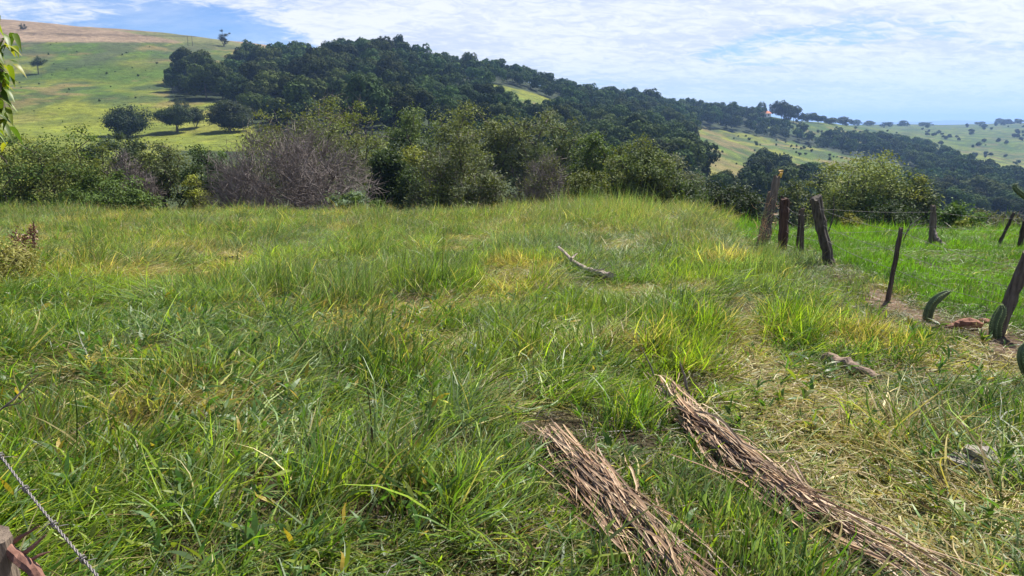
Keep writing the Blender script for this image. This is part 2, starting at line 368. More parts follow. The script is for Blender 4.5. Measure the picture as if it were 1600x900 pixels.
# fence line and bare strip on the right
FB = np.array([gp(1195, 388)[:2], gp(1300, 420)[:2], gp(1387, 472)[:2], gp(1560, 530)[:2], gp(1900, 640)[:2]])
def fence_d(x, y):                     # signed distance to the fence line, positive on its far right side
    best = np.full(np.shape(x), 1e9); sg = np.ones(np.shape(x))
    for a, b in zip(FB[:-1], FB[1:]):
        d = b - a; L2 = d @ d; t = np.clip(((x - a[0]) * d[0] + (y - a[1]) * d[1]) / L2, 0, 1)
        dx = x - (a[0] + t * d[0]); dy = y - (a[1] + t * d[1]); r = np.hypot(dx, dy)
        s = np.sign(d[0] * dy - d[1] * dx); m = r < best; best = np.where(m, r, best); sg = np.where(m, s, sg)
    return best * sg
def px_of(x, y): return proj(x, y, H(x, y))
def bare(x, y):                        # 1 where the soil shows
    px, py = px_of(x, y); d = fence_d(x, y)
    s = np.exp(-((d + .05) / .30) ** 2) * sstep(1330, 1370, px) * (0.6 + .8 * fbm(x / .3, y / .3, 81, 3))
    s = s * (.45 + .9 * sstep(.35, .6, fbm(x / .22, y / .22, 83, 3))); s2 = np.exp(-((px - 1188) / 16) ** 2 - ((py - 390) / 6) ** 2)
    return np.clip(s * 1.25 + s2, 0, 1)
mk = nearm & (Y1 > 3)
bz = np.zeros(len(X1)); bz[mk] = bare(X1[mk], Y1[mk])
soil = np.array([.15, .10, .068])
colr = colr + (soil - colr) * (bz * .9)[:, None]
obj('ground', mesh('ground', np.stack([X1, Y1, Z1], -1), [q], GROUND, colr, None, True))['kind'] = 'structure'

# ------------------------------------------------------------------ trees
def skeleton(targets, base, r, trunk_h, stems=1, jit=.06, step=.5, spread=.15):
    """joins the targets into one branching tree; returns nodes, parents, radii"""
    nodes = []; par = []
    for s in range(stems):
        a = r.uniform(0, 2 * np.pi); off = np.array([math.cos(a), math.sin(a), 0]) * spread * (stems > 1)
        lean = np.array([math.cos(a), math.sin(a), 0]) * (trunk_h * .35 if stems > 1 else trunk_h * .1) * r.uniform(.5, 1.2)
        prev = -1
        for k in range(5):
            t = k / 4; nodes.append(base + off + np.array([0, 0, trunk_h * t - .05]) + lean * t * t); par.append(prev); prev = len(nodes) - 1
    start = list(range(len(nodes)))
    nd = np.zeros((len(targets) * 14 + 60, 3)); nd[:len(nodes)] = nodes; n = len(nodes)
    depth = np.zeros(len(nd)); 
    for i_ in range(n): depth[i_] = 0 if par[i_] < 0 else depth[par[i_]] + .1
    root = nd[4].copy(); tips = []
    for T in targets[np.argsort(np.linalg.norm(targets - root, axis=1))]:
        d = np.linalg.norm(nd[:n] - T, axis=1) + .12 * depth[:n] + 1.2 * np.maximum(0, nd[:n, 2] - T[2])
        d[[s * 5 + k for s in range(stems) for k in range(2)]] += 3
        j = int(np.argmin(d)); A = nd[j].copy(); ln = np.linalg.norm(T - A); k = max(1, min(8, int(ln / step))); prev = j
        if n + k + 1 > len(nd): break
        for q_ in range(1, k + 1):
            t = q_ / k; p = A + (T - A) * t + r.normal(size=3) * jit * ln * (1 if q_ < k else 0) * .5; p[2] += .12 * ln * math.sin(math.pi * t) * (.5)
            nd[n] = p; par.append(prev); depth[n] = depth[prev] + ln / k; prev = n; n += 1
        tips.append(prev)
    nd = nd[:n]; w_ = np.zeros(n)
    for t in tips: w_[t] += 1
    for i_ in range(n - 1, -1, -1):
        if par[i_] >= 0: w_[par[i_]] += w_[i_]
    return nd, np.array(par), w_, tips
def branches_mesh(nd, par, w_, r0, mb, minr=.006, sides=5):
    rad = np.maximum(minr, r0 * (w_ / w_.max()) ** .48)
    kids = {}
    idx = np.where(par >= 0)[0]
    A = nd[par[idx]]; B = nd[idx]; ra = np.minimum(rad[par[idx]], rad[idx] * 1.45); rb = rad[idx]
    D = B - A; ln = np.linalg.norm(D, axis=1)[:, None] + 1e-9; D = D / ln
    up = np.where(np.abs(D[:, 2:3]) < .9, np.array([[0, 0, 1.]]), np.array([[1., 0, 0]]))
    a = np.cross(D, up); a /= np.linalg.norm(a, axis=1)[:, None]; b = np.cross(D, a)
    an = np.arange(sides) / sides * 2 * np.pi; c, s = np.cos(an), np.sin(an)
    ring = a[:, None] * c[None, :, None] + b[:, None] * s[None, :, None]
    V = np.stack([(A - D * ra[:, None] * .3)[:, None] + ring * ra[:, None, None], B[:, None] + ring * rb[:, None, None]], 1).reshape(-1, 3)
    m = len(idx); o = np.arange(m)[:, None] * (2 * sides); j = np.arange(sides)[None]; k = (j + 1) % sides
    mb.add(V, [np.stack([o + j, o + k, o + sides + k, o + sides + j], -1).reshape(-1, 4)])
def leaves(C, m, rc, ls, r, tint, cen, up=.7, out=.5, flat=.65, asp=.5, var=.22, yel=None, yelp=.0):
    """m leaf faces round every clump centre in C"""
    n = len(C) * m; off = r.normal(size=(n, 3)) * .55; off[:, 2] *= flat
    rcs = np.repeat(rc * r.uniform(.65, 1.3, len(C)), m)[:, None]
    pos = np.repeat(C, m, 0) + off * rcs
    o = pos - cen; o /= np.linalg.norm(o, axis=1)[:, None] + 1e-6
    nn = r.normal(size=(n, 3)) * .75 + o * out + np.array([0, 0, up]); nn /= np.linalg.norm(nn, axis=1)[:, None]
    a = np.cross(nn, r.normal(size=(n, 3))); a /= np.linalg.norm(a, axis=1)[:, None] + 1e-9; b = np.cross(nn, a)
    l_ = (ls * r.uniform(.6, 1.35, n))[:, None]
    V = np.stack([pos - a * l_, pos + b * l_ * asp, pos + a * l_, pos - b * l_ * asp], 1).reshape(-1, 3)
    cl = np.repeat(1 + var * r.normal(size=(len(C), 1)) * .6, m, 0) * (1 + var * r.normal(size=(n, 1)) * .8)
    base = np.repeat(np.asarray(tint, float)[None], n, 0)
    if yel is not None:
        k = (r.random(len(C)) < yelp); kk = np.repeat(k, m); base[kk] = yel
    c = np.clip(base * np.clip(cl, .45, 1.8), .004, .6)
    return V, np.arange(n * 4).reshape(-1, 4), np.repeat(c, 4, 0)
def envelope(n, Hh, W, cb, r, shell=2.4, lump=.38, seed=0, dome=1.0):
    d = r.normal(size=(n, 3)); d /= np.linalg.norm(d, axis=1)[:, None]
    rad = r.random(n) ** (1 / shell)
    lum = 1 - lump + lump * 1.6 * vnoise(d[:, 0] * 1.9 + 5 + seed * 3.3, d[:, 1] * 1.9 + d[:, 2] * 1.4 + 9 + seed, seed)
    p = d * rad[:, None] * np.minimum(lum, 1.12)[:, None]
    p[:, :2] *= W / 2; zc = Hh * (cb + (1 - cb) * .45); p[:, 2] = zc + np.where(p[:, 2] > 0, p[:, 2] * Hh * (1 - cb) * .55 * dome, p[:, 2] * Hh * (1 - cb) * .45)
    return p
def spot(px, top, Y, wpx):
    a = P(px, top, Y); x = a[0]; z = float(H(x, Y)); d = Y * CP - (z - EYE) * SP
    return x, z, a[2] - z, wpx / F * d
NT = [0]
def tree(name, label, cat, px, top, Y, wpx, tint, cb=.15, clumps=170, m=110, rc=.5, ls=.075, stems=3, group=None, r0=None, dead=0, yel=None, yelp=0, up=.7, out=.5,
         lump=.38, shell=2.4, trunk=None, asp=.5, flat=.65, trans=None, var=.22, hadd=0, part='crown', dome=1.0):
    rc = rc * .82; m = int(m * 1.25)
    NT[0] += 1; r = np.random.default_rng(100 + NT[0]); x, z, Hh, W = spot(px, top, Y, wpx); z -= .05
    T = envelope(clumps, Hh, W, cb, r, shell, lump, NT[0], dome)
    nd, par, w_, tips = skeleton(T, np.zeros(3), r, trunk if trunk else max(.25, Hh * (cb + .06)), stems, step=max(.3, Hh / 14), spread=.04 * W)
    e = empty(name, (x, Y, z), label, cat, group)
    mb = MB(); branches_mesh(nd, par, w_, r0 if r0 else .028 * Hh, mb, .007 + .0002 * Y)
    obj('trunk', mb.mesh('trunk', BARK if dead < .5 else TWIG, True), e)
    cen = np.array([0, 0, Hh * (cb + .3)])
    if dead < 1 and m:
        C = nd[tips]; k = r.random(len(C)) > dead; C = C[k]
        V, q_, c = leaves(C, m, rc, ls, r, tint, cen, up, out, flat, asp, var, yel, yelp)
        obj(part, mesh('crown', V, [q_], LEAF, c), e)
    if dead > 0:                        # sprays of bare twigs, each a thin curved strip of three faces round
        C = nd[tips]; k = int(34 if dead >= 1 else 4 + 26 * dead); n = len(C) * k
        st = np.repeat(C, k, 0) + r.normal(size=(n, 3)) * rc * .35
        o = np.repeat(C - cen * .5, k, 0); o /= np.linalg.norm(o, axis=1)[:, None] + 1e-6
        d = o * .8 + r.normal(size=(n, 3)) * .62 + np.array([0, 0, .22]); d /= np.linalg.norm(d, axis=1)[:, None]
        ln = (rc * r.uniform(.5, 1.5, n))[:, None]; bend = r.normal(size=(n, 3)) * .22 * ln
        pts = [st, st + d * ln * .5 + bend * .6, st + d * ln + bend * .2]
        s1 = np.cross(d, [0, 0, 1.]); s1 /= np.linalg.norm(s1, axis=1)[:, None] + 1e-6; s2 = np.cross(d, s1)
        V = []
        for t, p in enumerate(pts):
            w0 = (.0075, .005, .002)[t] * (1 + .016 * Y)
            V += [p + s1 * w0, p - s1 * w0 * .5 + s2 * w0 * .87, p - s1 * w0 * .5 - s2 * w0 * .87]
        V = np.stack(V, 1).reshape(-1, 3); b_ = np.arange(n)[:, None] * 9; q_ = []
        for t in (0, 3):
            for a_, b2 in ((0, 1), (1, 2), (2, 0)): q_.append(np.concatenate([b_ + t + a_, b_ + t + b2, b_ + t + 3 + b2, b_ + t + 3 + a_], 1))
        obj('twigs', mesh('twigs', V, [np.concatenate(q_)], TWIG), e)
    return e
OL = (.120, .148, .036); DK = (.048, .080, .022); GG = (.112, .140, .058); YG = (.21, .24, .035); MG = (.085, .138, .030); BL = (.060, .092, .048); SV = (.16, .22, .13)
tree('tree', 'big dark olive tree with thin foliage at the left edge behind the grass', 'tree', 55, 196, 31, 215, OL, .12, 210, 120, .5, .06, 4, yel=MG, yelp=.4)
tree('tree', 'dark grey-green tree topping the band right of the left edge tree', 'tree', 182, 200, 40, 155, BL, .12, 190, 120, .55, .085, 3)
tree('shrub', 'purplish grey leafless shrub caught in the dark grey-green tree', 'shrub', 196, 240, 33.5, 74, DK, .25, 60, 0, .5, .06, 3, dead=1, r0=.05)
tree('shrub', 'low dark green bush in front of the grey-green tree', 'shrub', 150, 262, 30, 150, MG, .03, 140, 120, .45, .065, 5)
tree('tree', 'open tree with dark bare forking limbs left of the dark round bush', 'tree', 252, 226, 36, 105, GG, .38, 90, 75, .5, .06, 5, r0=.13, yel=OL, yelp=.3)
tree('shrub', 'dark dense round bush left of the big leafless bush', 'shrub', 332, 230, 35, 95, DK, .03, 130, 120, .5, .07, 4, yel=MG, yelp=.3)
tree('shrub', 'small bright green bush under the dark round bush', 'shrub', 306, 268, 33, 44, YG, .1, 50, 90, .35, .06, 3)
tree('dead_bush', 'huge leafless brown-grey bush of tangled twigs at the field edge', 'bush', 455, 200, 30, 235, OL, .04, 200, 0, .75, .06, 7, dead=1, r0=.15, lump=.42)
tree('dead_bush', 'lower leafless grey bush spreading left of the huge leafless bush', 'bush', 378, 262, 29, 90, OL, .04, 80, 0, .6, .06, 5, dead=1, r0=.06, lump=.3)
tree('tree', 'pale olive spreading tree with visible limbs behind the leafless bush', 'tree', 492, 154, 46, 240, (.150, .175, .045), .22, 260, 95, .8, .085, 3, lump=.2, shell=1.8, r0=.2, yel=OL, yelp=.5, dead=.12)
tree('shrub', 'small silvery green leafy shrub at the foot of the leafless bush', 'shrub', 545, 290, 27, 66, SV, .03, 70, 70, .28, .085, 6, asp=.28, yel=MG, yelp=.2)
tree('shrub', 'small green bush right of the silvery shrub', 'shrub', 588, 308, 27.5, 40, MG, .03, 40, 90, .26, .06, 4)
tree('tree', 'narrow very dark vine-clad tree right of the leafless bush', 'tree', 604, 222, 37, 62, DK, .03, 120, 120, .5, .085, 2)
tree('tree', 'yellow-green small tree behind the narrow dark tree', 'tree', 645, 222, 43, 80, YG, .15, 100, 80, .6, .085, 3)
tree('tree', 'round green tree in the second row below the hillside wood', 'tree', 640, 156, 64, 132, (.098, .138, .036), .15, 170, 110, .95, .12, 3)
tree('tree', 'wide flat-topped tree, left one of the middle second row pair', 'tree', 738, 160, 62, 155, OL, .15, 170, 110, .95, .12, 3)
tree('tree', 'wide rounded tree, right one of the middle second row pair', 'tree', 822, 162, 63, 145, GG, .15, 170, 110, .95, .12, 3)
tree('tree', 'big grey-green tree with many fanned stems in the middle of the field edge', 'tree', 712, 214, 31, 180, GG, .10, 240, 110, .5, .06, 7, r0=.12, yel=OL, yelp=.3, dead=.05)
tree('shrub', 'greyish half-bare shrub right of the fanned grey-green tree', 'shrub', 852, 240, 31, 115, (.10, .115, .04), .04, 170, 60, .5, .06, 5, dead=.55)
tree('shrub', 'yellowish green rounded bush right of the half-bare shrub', 'shrub', 915, 258, 30, 92, (.100, .122, .026), .03, 130, 110, .45, .06, 4)
tree('tree', 'feathery pale green tree behind the half-bare shrub', 'tree', 880, 192, 52, 100, (.105, .135, .04), .15, 150, 100, .75, .11, 3, asp=.3)
tree('tree', 'bright green upright tree behind the yellowish bush', 'tree', 928, 205, 44, 76, (.085, .135, .025), .08, 150, 110, .6, .085, 2)
tree('tree', 'large green tree with brownish top at the right of the band', 'tree', 1003, 216, 37, 135, (.100, .140, .038), .06, 230, 120, .6, .075, 3, yel=OL, yelp=.4)
tree('tree', 'pale greyish blossoming tree above the gully right of centre', 'tree', 1066, 236, 62, 90, (.13, .15, .085), .15, 120, 80, .8, .11, 3)
tree('shrub', 'dark leafy bush where the band of trees drops into the valley', 'shrub', 1082, 278, 36, 86, DK, .03, 150, 120, .55, .075, 4, yel=MG, yelp=.25)
tree('shrub', 'low dark shaggy bush just left of the leaning fence posts', 'shrub', 1140, 288, 30.5, 112, (.035, .058, .018), .03, 170, 120, .5, .065, 4)
tree('tree', 'large light olive tree standing behind the fence on the right', 'tree', 1368, 228, 44, 178, (.20, .24, .060), .05, 330, 130, .85, .085, 4, lump=.15, shell=1.6, yel=MG, yelp=.3)
tree('tree', 'green tree leaning out right of the light olive tree', 'tree', 1440, 262, 42, 100, (.072, .108, .034), .05, 150, 120, .65, .085, 3, yel=YG, yelp=.12)
tree('tree', 'dark tree behind the tall leaning fence post', 'tree', 1262, 272, 50, 110, (.060, .088, .026), .05, 170, 110, .75, .09, 3, yel=OL, yelp=.3)
tree('shrub', 'bright green leafy bush behind the far stout post', 'shrub', 1505, 316, 25, 78, (.085, .150, .030), .03, 110, 90, .34, .065, 5, yel=YG, yelp=.1)
tree('shrub', 'small yellow-green bush below the light olive tree', 'shrub', 1335, 326, 27, 46, (.17, .17, .022), .03, 50, 70, .28, .05, 4)
tree('shrub', 'dark green bush under the light olive tree', 'shrub', 1400, 316, 29, 90, (.040, .068, .020), .03, 110, 100, .45, .065, 4)
tree('shrub', 'yellowish thorny shrub at the right edge beyond the fence', 'shrub', 1584, 338, 21, 70, (.12, .135, .03), .03, 100, 70, .3, .045, 5, dead=.15)
tree('shrub', 'pale grey-green scrub far right beyond the bright green bush', 'shrub', 1560, 322, 33, 90, (.085, .105, .04), .03, 110, 90, .45, .06, 5)
tree('tree', 'dark tree filling the gap between the dark vine-clad and fanned trees', 'tree', 655, 262, 36, 70, DK, .03, 100, 110, .5, .07, 3)
tree('tree', 'dark tree low behind the yellowish bush and bright green tree', 'tree', 955, 270, 38, 80, DK, .03, 120, 110, .5, .075, 3)
tree('tree', 'olive tree in the second row right of the rounded pair', 'tree', 955, 236, 70, 120, OL, .1, 150, 100, 1., .13, 3)
tree('shrub', 'fresh green low bushes edge plant beside the fanned tree foot', 'shrub', 668, 312, 28, 60, (.07, .11, .03), .02, 50, 80, .3, .05, 5)

# lone trees and bushes on the left hill
LN = 'lone trees on the left hillside'
def hilltree(label, px, top, base, wpx, tint, cb=.25, name='tree', stems=2, clumps=120, m=120, rcf=.16, **k):
    g = gp(px, base); r_ = g[1]
    return tree(name, label, 'tree' if name == 'tree' else 'shrub', px, top, r_, wpx, tint, cb, clumps, m, wpx / F * r_ * rcf, wpx / F * r_ * .022, stems, None, **{**dict(dome=1.25, lump=.45), **k})
hilltree('dark round tree alone on the pasture, left of the one with two trunks', 195, 168, 214, 66, (.030, .050, .018), .12)
hilltree('grey-green tree on two trunks in the middle of the left pasture', 272, 169, 207, 50, (.045, .070, .030), .38, stems=2)
hilltree('small round tree touching the tree with two trunks', 303, 170, 200, 28, (.036, .058, .025), .3)
hilltree('broad grey-green tree on the pasture next to the wood edge', 357, 160, 206, 66, (.055, .078, .036), .12)
hilltree('small tree leaning left with its shadow on the upper left slope', 56, 88, 116, 24, (.06, .085, .03), .42, stems=1, clumps=34)
hilltree('dark lone tree standing on the hilltop skyline', 348, 45, 72, 18, (.030, .045, .022), .12, clumps=34)
hilltree('tiny dark tree in the stubble field at the far upper left', 35, 37, 47, 11, (.030, .045, .022), .15, clumps=24)
hilltree('short dark bush above the tree with two trunks', 276, 152, 164, 10, (.03, .05, .018), .1, 'shrub', clumps=24)
hilltree('small greyish bush left of the wood edge trees', 283, 158, 170, 24, (.05, .07, .03), .05, 'shrub', clumps=30)

# hillside wood: crowns built once in several shapes, then copied
def wood_variant(k, lite=False):
    r = np.random.default_rng(500 + k); Hh = 10.; W = r.uniform(7.2, 10); nl = 34 if not lite else 18; m = 110 if not lite else 44
    lob = r.integers(4, 8); cs = []
    for q_ in range(lob):
        a = r.uniform(0, 2 * np.pi); rr = r.uniform(.18, .38) * W; cs.append([math.cos(a) * rr, math.sin(a) * rr, Hh * r.uniform(.38, .82), W * r.uniform(.16, .27)])
    cs.append([0, 0, Hh * .74, W * .24]); cs = np.array(cs)
    C = []
    for q_ in range(nl * 3):
        c = cs[r.integers(len(cs))]; d = r.normal(size=3); d /= np.linalg.norm(d); d[2] = abs(d[2]) if r.random() < .35 else d[2]
        C.append(np.concatenate([c[:3] + d * c[3] * r.uniform(.8, 1.0), d]))
    C = np.array(C); C = C[C[:, 2] > Hh * .10]; D = C[:, 3:]; C = C[:, :3]; mm = m // 2; n = len(C) * mm
    # every puff is a small rounded clump of leaf faces turned outwards
    d = r.normal(size=(n, 3)) + np.repeat(D, mm, 0) * .9; d /= np.linalg.norm(d, axis=1)[:, None]; rp = np.repeat(r.uniform(.8, 1.55, len(C)), mm)[:, None]
    pos = np.repeat(C, mm, 0) + d * rp * r.uniform(.75, 1.1, n)[:, None]; nn = d + r.normal(size=(n, 3)) * .28; nn /= np.linalg.norm(nn, axis=1)[:, None]
    a = np.cross(nn, r.normal(size=(n, 3))); a /= np.linalg.norm(a, axis=1)[:, None]; b = np.cross(nn, a); l_ = ((.30 if not lite else .46) * r.uniform(.6, 1.35, n))[:, None]
    V = np.stack([pos - a * l_, pos + b * l_ * .7, pos + a * l_, pos - b * l_ * .7], 1).reshape(-1, 3); q_ = np.arange(n * 4).reshape(-1, 4)
    tn = np.array([.046, .074, .020]) * np.repeat(1 + .16 * r.normal(size=(len(C), 1)), mm, 0) * (1 + .16 * r.normal(size=(n, 1))); c = np.repeat(np.clip(tn, .006, .3), 4, 0)
    T, fs = tube([(0, 0, -1), (.1, .1, Hh * .3), (.1, .0, Hh * .62)], [.22, .17, .08], 5)
    n0 = len(V); V = np.concatenate([V, T]); c = np.concatenate([c, np.full((len(T), 3), .08)])
    fm = np.concatenate([np.zeros(len(q_)), np.ones(sum(len(f) for f in fs))])
    return V, [q_, fs[0] + n0, fs[1] + n0], c, fm
VAR = [wood_variant(k) for k in range(9)]
VME = []
for k, (V, fs, c, fm) in enumerate(VAR):
    # quads first, then triangles, matching the order of the material indices
    VME.append(mesh('forest_tree', V, [np.concatenate([fs[0], fs[1]]), fs[2]], [FOREST, BARK], c, fm))
LITE = [wood_variant(40 + k, True) for k in range(6)]
# candidate points on a jittered grid
pts = []
for (y0, y1, sp) in ((62, 150, 7.0), (150, 420, 8.6), (420, 900, 9.5)):
    for yy in np.arange(y0, y1, sp):
        for xx in np.arange(-.72 * yy, .80 * yy, sp): pts.append((xx + rng.uniform(-.45, .45) * sp, yy + rng.uniform(-.45, .45) * sp))
pts = np.array(pts); pz = H(pts[:, 0], pts[:, 1]); ppx, ppy = proj(pts[:, 0], pts[:, 1], pz)
ok = np.zeros(len(pts), bool)
for p in WOOD: ok |= inpoly(ppx, ppy, p)
for k_, p in enumerate(GLADE): ok &= ~inpoly(ppx, ppy, p)
ok &= (pts[:, 1] > 165) | (ppx > 1060)
ok &= ~((ppx < 560) & (pts[:, 1] < 190))
ok &= (ppy > 60) & ~((pts[:, 1] > 460) & (ppx < 860))
sel = np.where(ok)[0]
# crest line of the ridge: keep trees behind the brow too
W_ = []
for i_ in sel:
    x, y, z, px = pts[i_, 0], pts[i_, 1], pz[i_], ppx[i_]
    h = 9.5 + 3.5 * fbm(np.array([x / 40]), np.array([y / 40]), 90, 2)[0] - 1
    h *= 1.0 - .30 * float(sstep(590, 700, px) * (1 - sstep(900, 1000, px)))
    if y < 150: h = min(h, 7.0)
    if px > 1150: h *= .85
    h *= rng.uniform(.62, 1.3)
    W_.append((x, y, z, h, h / y))
W_ = np.array(W_)
# visibility of each tree top along its own sight line
def seen(x, y, zt):
    t = np.linspace(.05, .985, 90)[:, None]; zz_ = EYE + (zt - EYE) * t; return (H(x * t, y * t) < zz_).all(0)
vis = seen(W_[:, 0][None], W_[:, 1][None], (W_[:, 2] + W_[:, 3])[None])
W_ = W_[vis]
order = np.argsort(-W_[:, 4]); NIND = 292
for q_, i_ in enumerate(order[:NIND]):
    x, y, z, h, _ = W_[i_]; k = rng.integers(len(VME)); o = obj('forest_tree', VME[k], None, (x, y, z - .3)); s = h / 10
    o.scale = (s * rng.uniform(.9, 1.15), s * rng.uniform(.9, 1.15), s); o.rotation_euler = (0, 0, rng.uniform(0, 6.28))
    fx, fy = proj(np.array([x]), np.array([y]), np.array([z])); fx = fx[0]; fy = fy[0]
    place = ('at the left end of the hillside wood beside the pasture' if fx < 400 else 'in the upper hillside wood behind the big leafless bush' if fx < 620 and fy < 150 else
             'low in the hillside wood behind the pale olive tree' if fx < 620 else 'in the upper hillside wood above the middle tree pair' if fx < 860 and fy < 160 else
             'low in the hillside wood just above the middle tree pair' if fx < 860 else 'on the ridge slope left of the open green pasture' if fx < 1090 and fy < 235 else
             'low on the slope above the brown-topped tree' if fx < 1090 else 'in the valley wood behind the leaning fence posts' if fx < 1300 else 'in the valley wood behind the light olive tree')
    tag(o, 'dark green bushy tree ' + place, 'tree', 'wood trees ' + place)
mb = []; cc_ = []; n0 = 0
for i_ in order[NIND:NIND + 1900]:
    x, y, z, h, _ = W_[i_]; V, fs, c, fm = LITE[rng.integers(len(LITE))]; V = V[:fs[0].max() + 1]; c = c[:len(V)]; s = h / 10; a = rng.uniform(0, 6.28)
    ca, sa = math.cos(a) * s, math.sin(a) * s
    mb.append(np.stack([V[:, 0] * ca - V[:, 1] * sa + x, V[:, 0] * sa + V[:, 1] * ca + y, V[:, 2] * s + z - .3], -1)); cc_.append(c * rng.uniform(.65, 1.45) * np.array([rng.uniform(.85, 1.2), 1, rng.uniform(.8, 1.2)]))
if mb:
    V = np.concatenate(mb)
    o = obj('distant_wood', mesh('distant_wood', V, [np.arange(len(V)).reshape(-1, 4)], FOREST, np.concatenate(cc_)))
    tag(o, 'dense dark wood of far-off trees covering the ridge and the valley sides', 'wood', None, 'stuff')
print('forest', len(W_), 'individual', NIND)
def place_var(px, base, hpx, wpx, label, name='ridge_tree', cat='tree', group=None, Y=None):
    g = gp(px, base) if Y is None else np.array([P(px, base, Y)[0], Y, float(H(P(px, base, Y)[0], Y))])
    k = rng.integers(len(VME)); h = 1.32 * hpx / F * g[1]; o = obj(name, VME[k], None, tuple(g - np.array([0, 0, .18 * h]))); wd = wpx / F * g[1]
    o.scale = (wd / 8.6, wd / 8.6, h / 10.2); o.rotation_euler = (0, 0, rng.uniform(0, 6.28)); return tag(o, label, cat, group)
# skyline trees by the house and along the far ridge
place_var(1222, 183, 25, 26, 'big dark tree on the skyline just right of the house', Y=636)
place_var(1240, 185, 22, 26, 'dark tree on the skyline joined to the right of the big one by the house', Y=640)
place_var(1189, 181, 19, 17, 'small dark round tree on the skyline just left of the house', Y=632)
place_var(620, 100, 38, 26, 'tallest tree standing out of the wood skyline', Y=372)
place_var(735, 114, 30, 20, 'thin pale tree sticking out of the wood skyline right of the tallest', Y=380)
for (px, base, h_, w_) in ((1262,191,12,24),(1278,193,11,22),(1300,194,9,20),(1316,195,11,22),(1338,196,8,16),(1360,197,7,18),(1385,198,6,14),(1412,197,8,16),(1445,197,5,16),(1560,194,8,14),(1575,194,7,18),(1592,194,7,12),(1530,196,5,14)):
    place_var(px, base, h_, w_, 'small dark tree on the far right skyline', group='trees along the far right skyline')
# scrub dotted over the pastures
SB = []
for k in range(420):
    px = rng.uniform(1085, 1600); py = rng.uniform(196, 262)
    if fbm(np.array([px / 34.]), np.array([py / 9.]), 401, 3)[0] < .47: continue
    if inpoly(np.array([px]), np.array([py]), WOOD[0])[0] and not inpoly(np.array([px]), np.array([py]), GLADE[1])[0]: continue
    SB.append((px, py, rng.uniform(1.4, 4.6) * (1 if px < 1400 else 1.3), 'small dark bush dotted over the pasture right of the wood', 'bushes dotted over the right pastures'))
for k in range(46):
    SB.append((30 + 230 * rng.random(), 66 + 120 * rng.random() ** 1.5, .8 + 2.2 * rng.random() ** 2, 'tiny bush dotted over the left hill pasture', 'tiny bushes on the left hill pasture'))
for (px, py, s_, lab, grp) in SB:
    place_var(px, py, s_, s_ * rng.uniform(.9, 1.3), lab, 'pasture_bush', 'bush', grp)
# far blue ridge
xs = np.linspace(-4000, 9000, 140); yr = 8600
top = 18 + 46 * fbm(xs / 900, xs * 0, 44, 4) * np.exp(-((xs - 5100) / 1500) ** 2) - 20
V = np.concatenate([np.stack([xs, np.full(140, yr - 600.), np.full(140, -120.)], -1), np.stack([xs, np.full(140, yr * 1.), top], -1), np.stack([xs, np.full(140, yr + 800.), np.full(140, -120.)], -1)])
i = np.arange(139)
o = obj('hills', mesh('hills', V, [np.concatenate([np.stack([i, i + 1, i + 141, i + 140], -1), np.stack([i + 140, i + 141, i + 281, i + 280], -1)])], GROUND, np.full((len(V), 3), .06), None, True)); o['kind'] = 'structure'

# ------------------------------------------------------------------ house on the skyline
g = P(1194, 181, 628); hz = float(H(g[0], 628)); W2, D2, HH = 4.6, 3.4, 2.7
e = empty('house', (g[0], 628, hz - .2), 'small white farmhouse with orange tiled roof on the skyline ridge', 'house')
def box(c, s): 
    c = np.array(c, float); s = np.array(s, float) / 2
    V = np.array([[x, y, z] for z in (-1, 1) for y in (-1, 1) for x in (-1, 1)]) * s + c
    return V, [np.array([[0, 2, 3, 1], [4, 5, 7, 6], [0, 1, 5, 4], [2, 6, 7, 3], [0, 4, 6, 2], [1, 3, 7, 5]])]
WHITE = rough_mat('white_render', (.6, .58, .54), (.78, .76, .72), 2, bump=.1); TILE = rough_mat('orange_tile', (.42, .14, .06), (.62, .24, .11), 3, (1, 4, 1), .4)
DARK = plain('dark_glass', (.03, .035, .04), .2)
mb = MB(); mb.add(*box((0, 0, HH / 2 + .3), (2 * W2, 2 * D2, HH + .6))); 
obj('wall', mb.mesh('wall', WHITE), e)
mb = MB(); t_ = HH + .62
V = np.array([(-W2 - .6, -D2 - .6, t_), (W2 + .6, -D2 - .6, t_), (W2 + .6, D2 + .6, t_), (-W2 - .6, D2 + .6, t_), (-W2 + 1.2, 0, t_ + 2.3), (W2 - 1.2, 0, t_ + 2.3)])
mb.add(V, [np.array([[0, 1, 5, 4], [2, 3, 4, 5], [0, 3, 2, 1]]), np.array([[1, 2, 5], [3, 0, 4]])]); obj('roof', mb.mesh('roof', TILE), e)
for wx in (-2.8, 2.6):
    mb = MB(); mb.add(*box((wx, -D2 - .02, 2.0), (1.3, .1, 1.1))); obj('window', mb.mesh('window', DARK), e)
mb = MB(); mb.add(*box((0, -D2 - .02, 1.45), (1.0, .1, 2.1))); obj('door', mb.mesh('door', BARK), e)
# two thin poles on the left hilltop
for k, (px, lab) in enumerate(((294, 'left of two thin wooden poles at the edge of the stubble field'), (301, 'right of two thin wooden poles at the edge of the stubble field'))):
    g = gp(px, 72); h = 14 / F * g[1]; e = empty('wooden_pole', tuple(g), lab, 'pole', 'thin poles on the hilltop')
    V, fs = tube([(0, 0, -.5), (0, 0, h * .5), (0, 0, h)], [.15, .12, .10], 6); mb = MB(); mb.add(V, fs); obj('shaft', mb.mesh('shaft', POSTW), e)

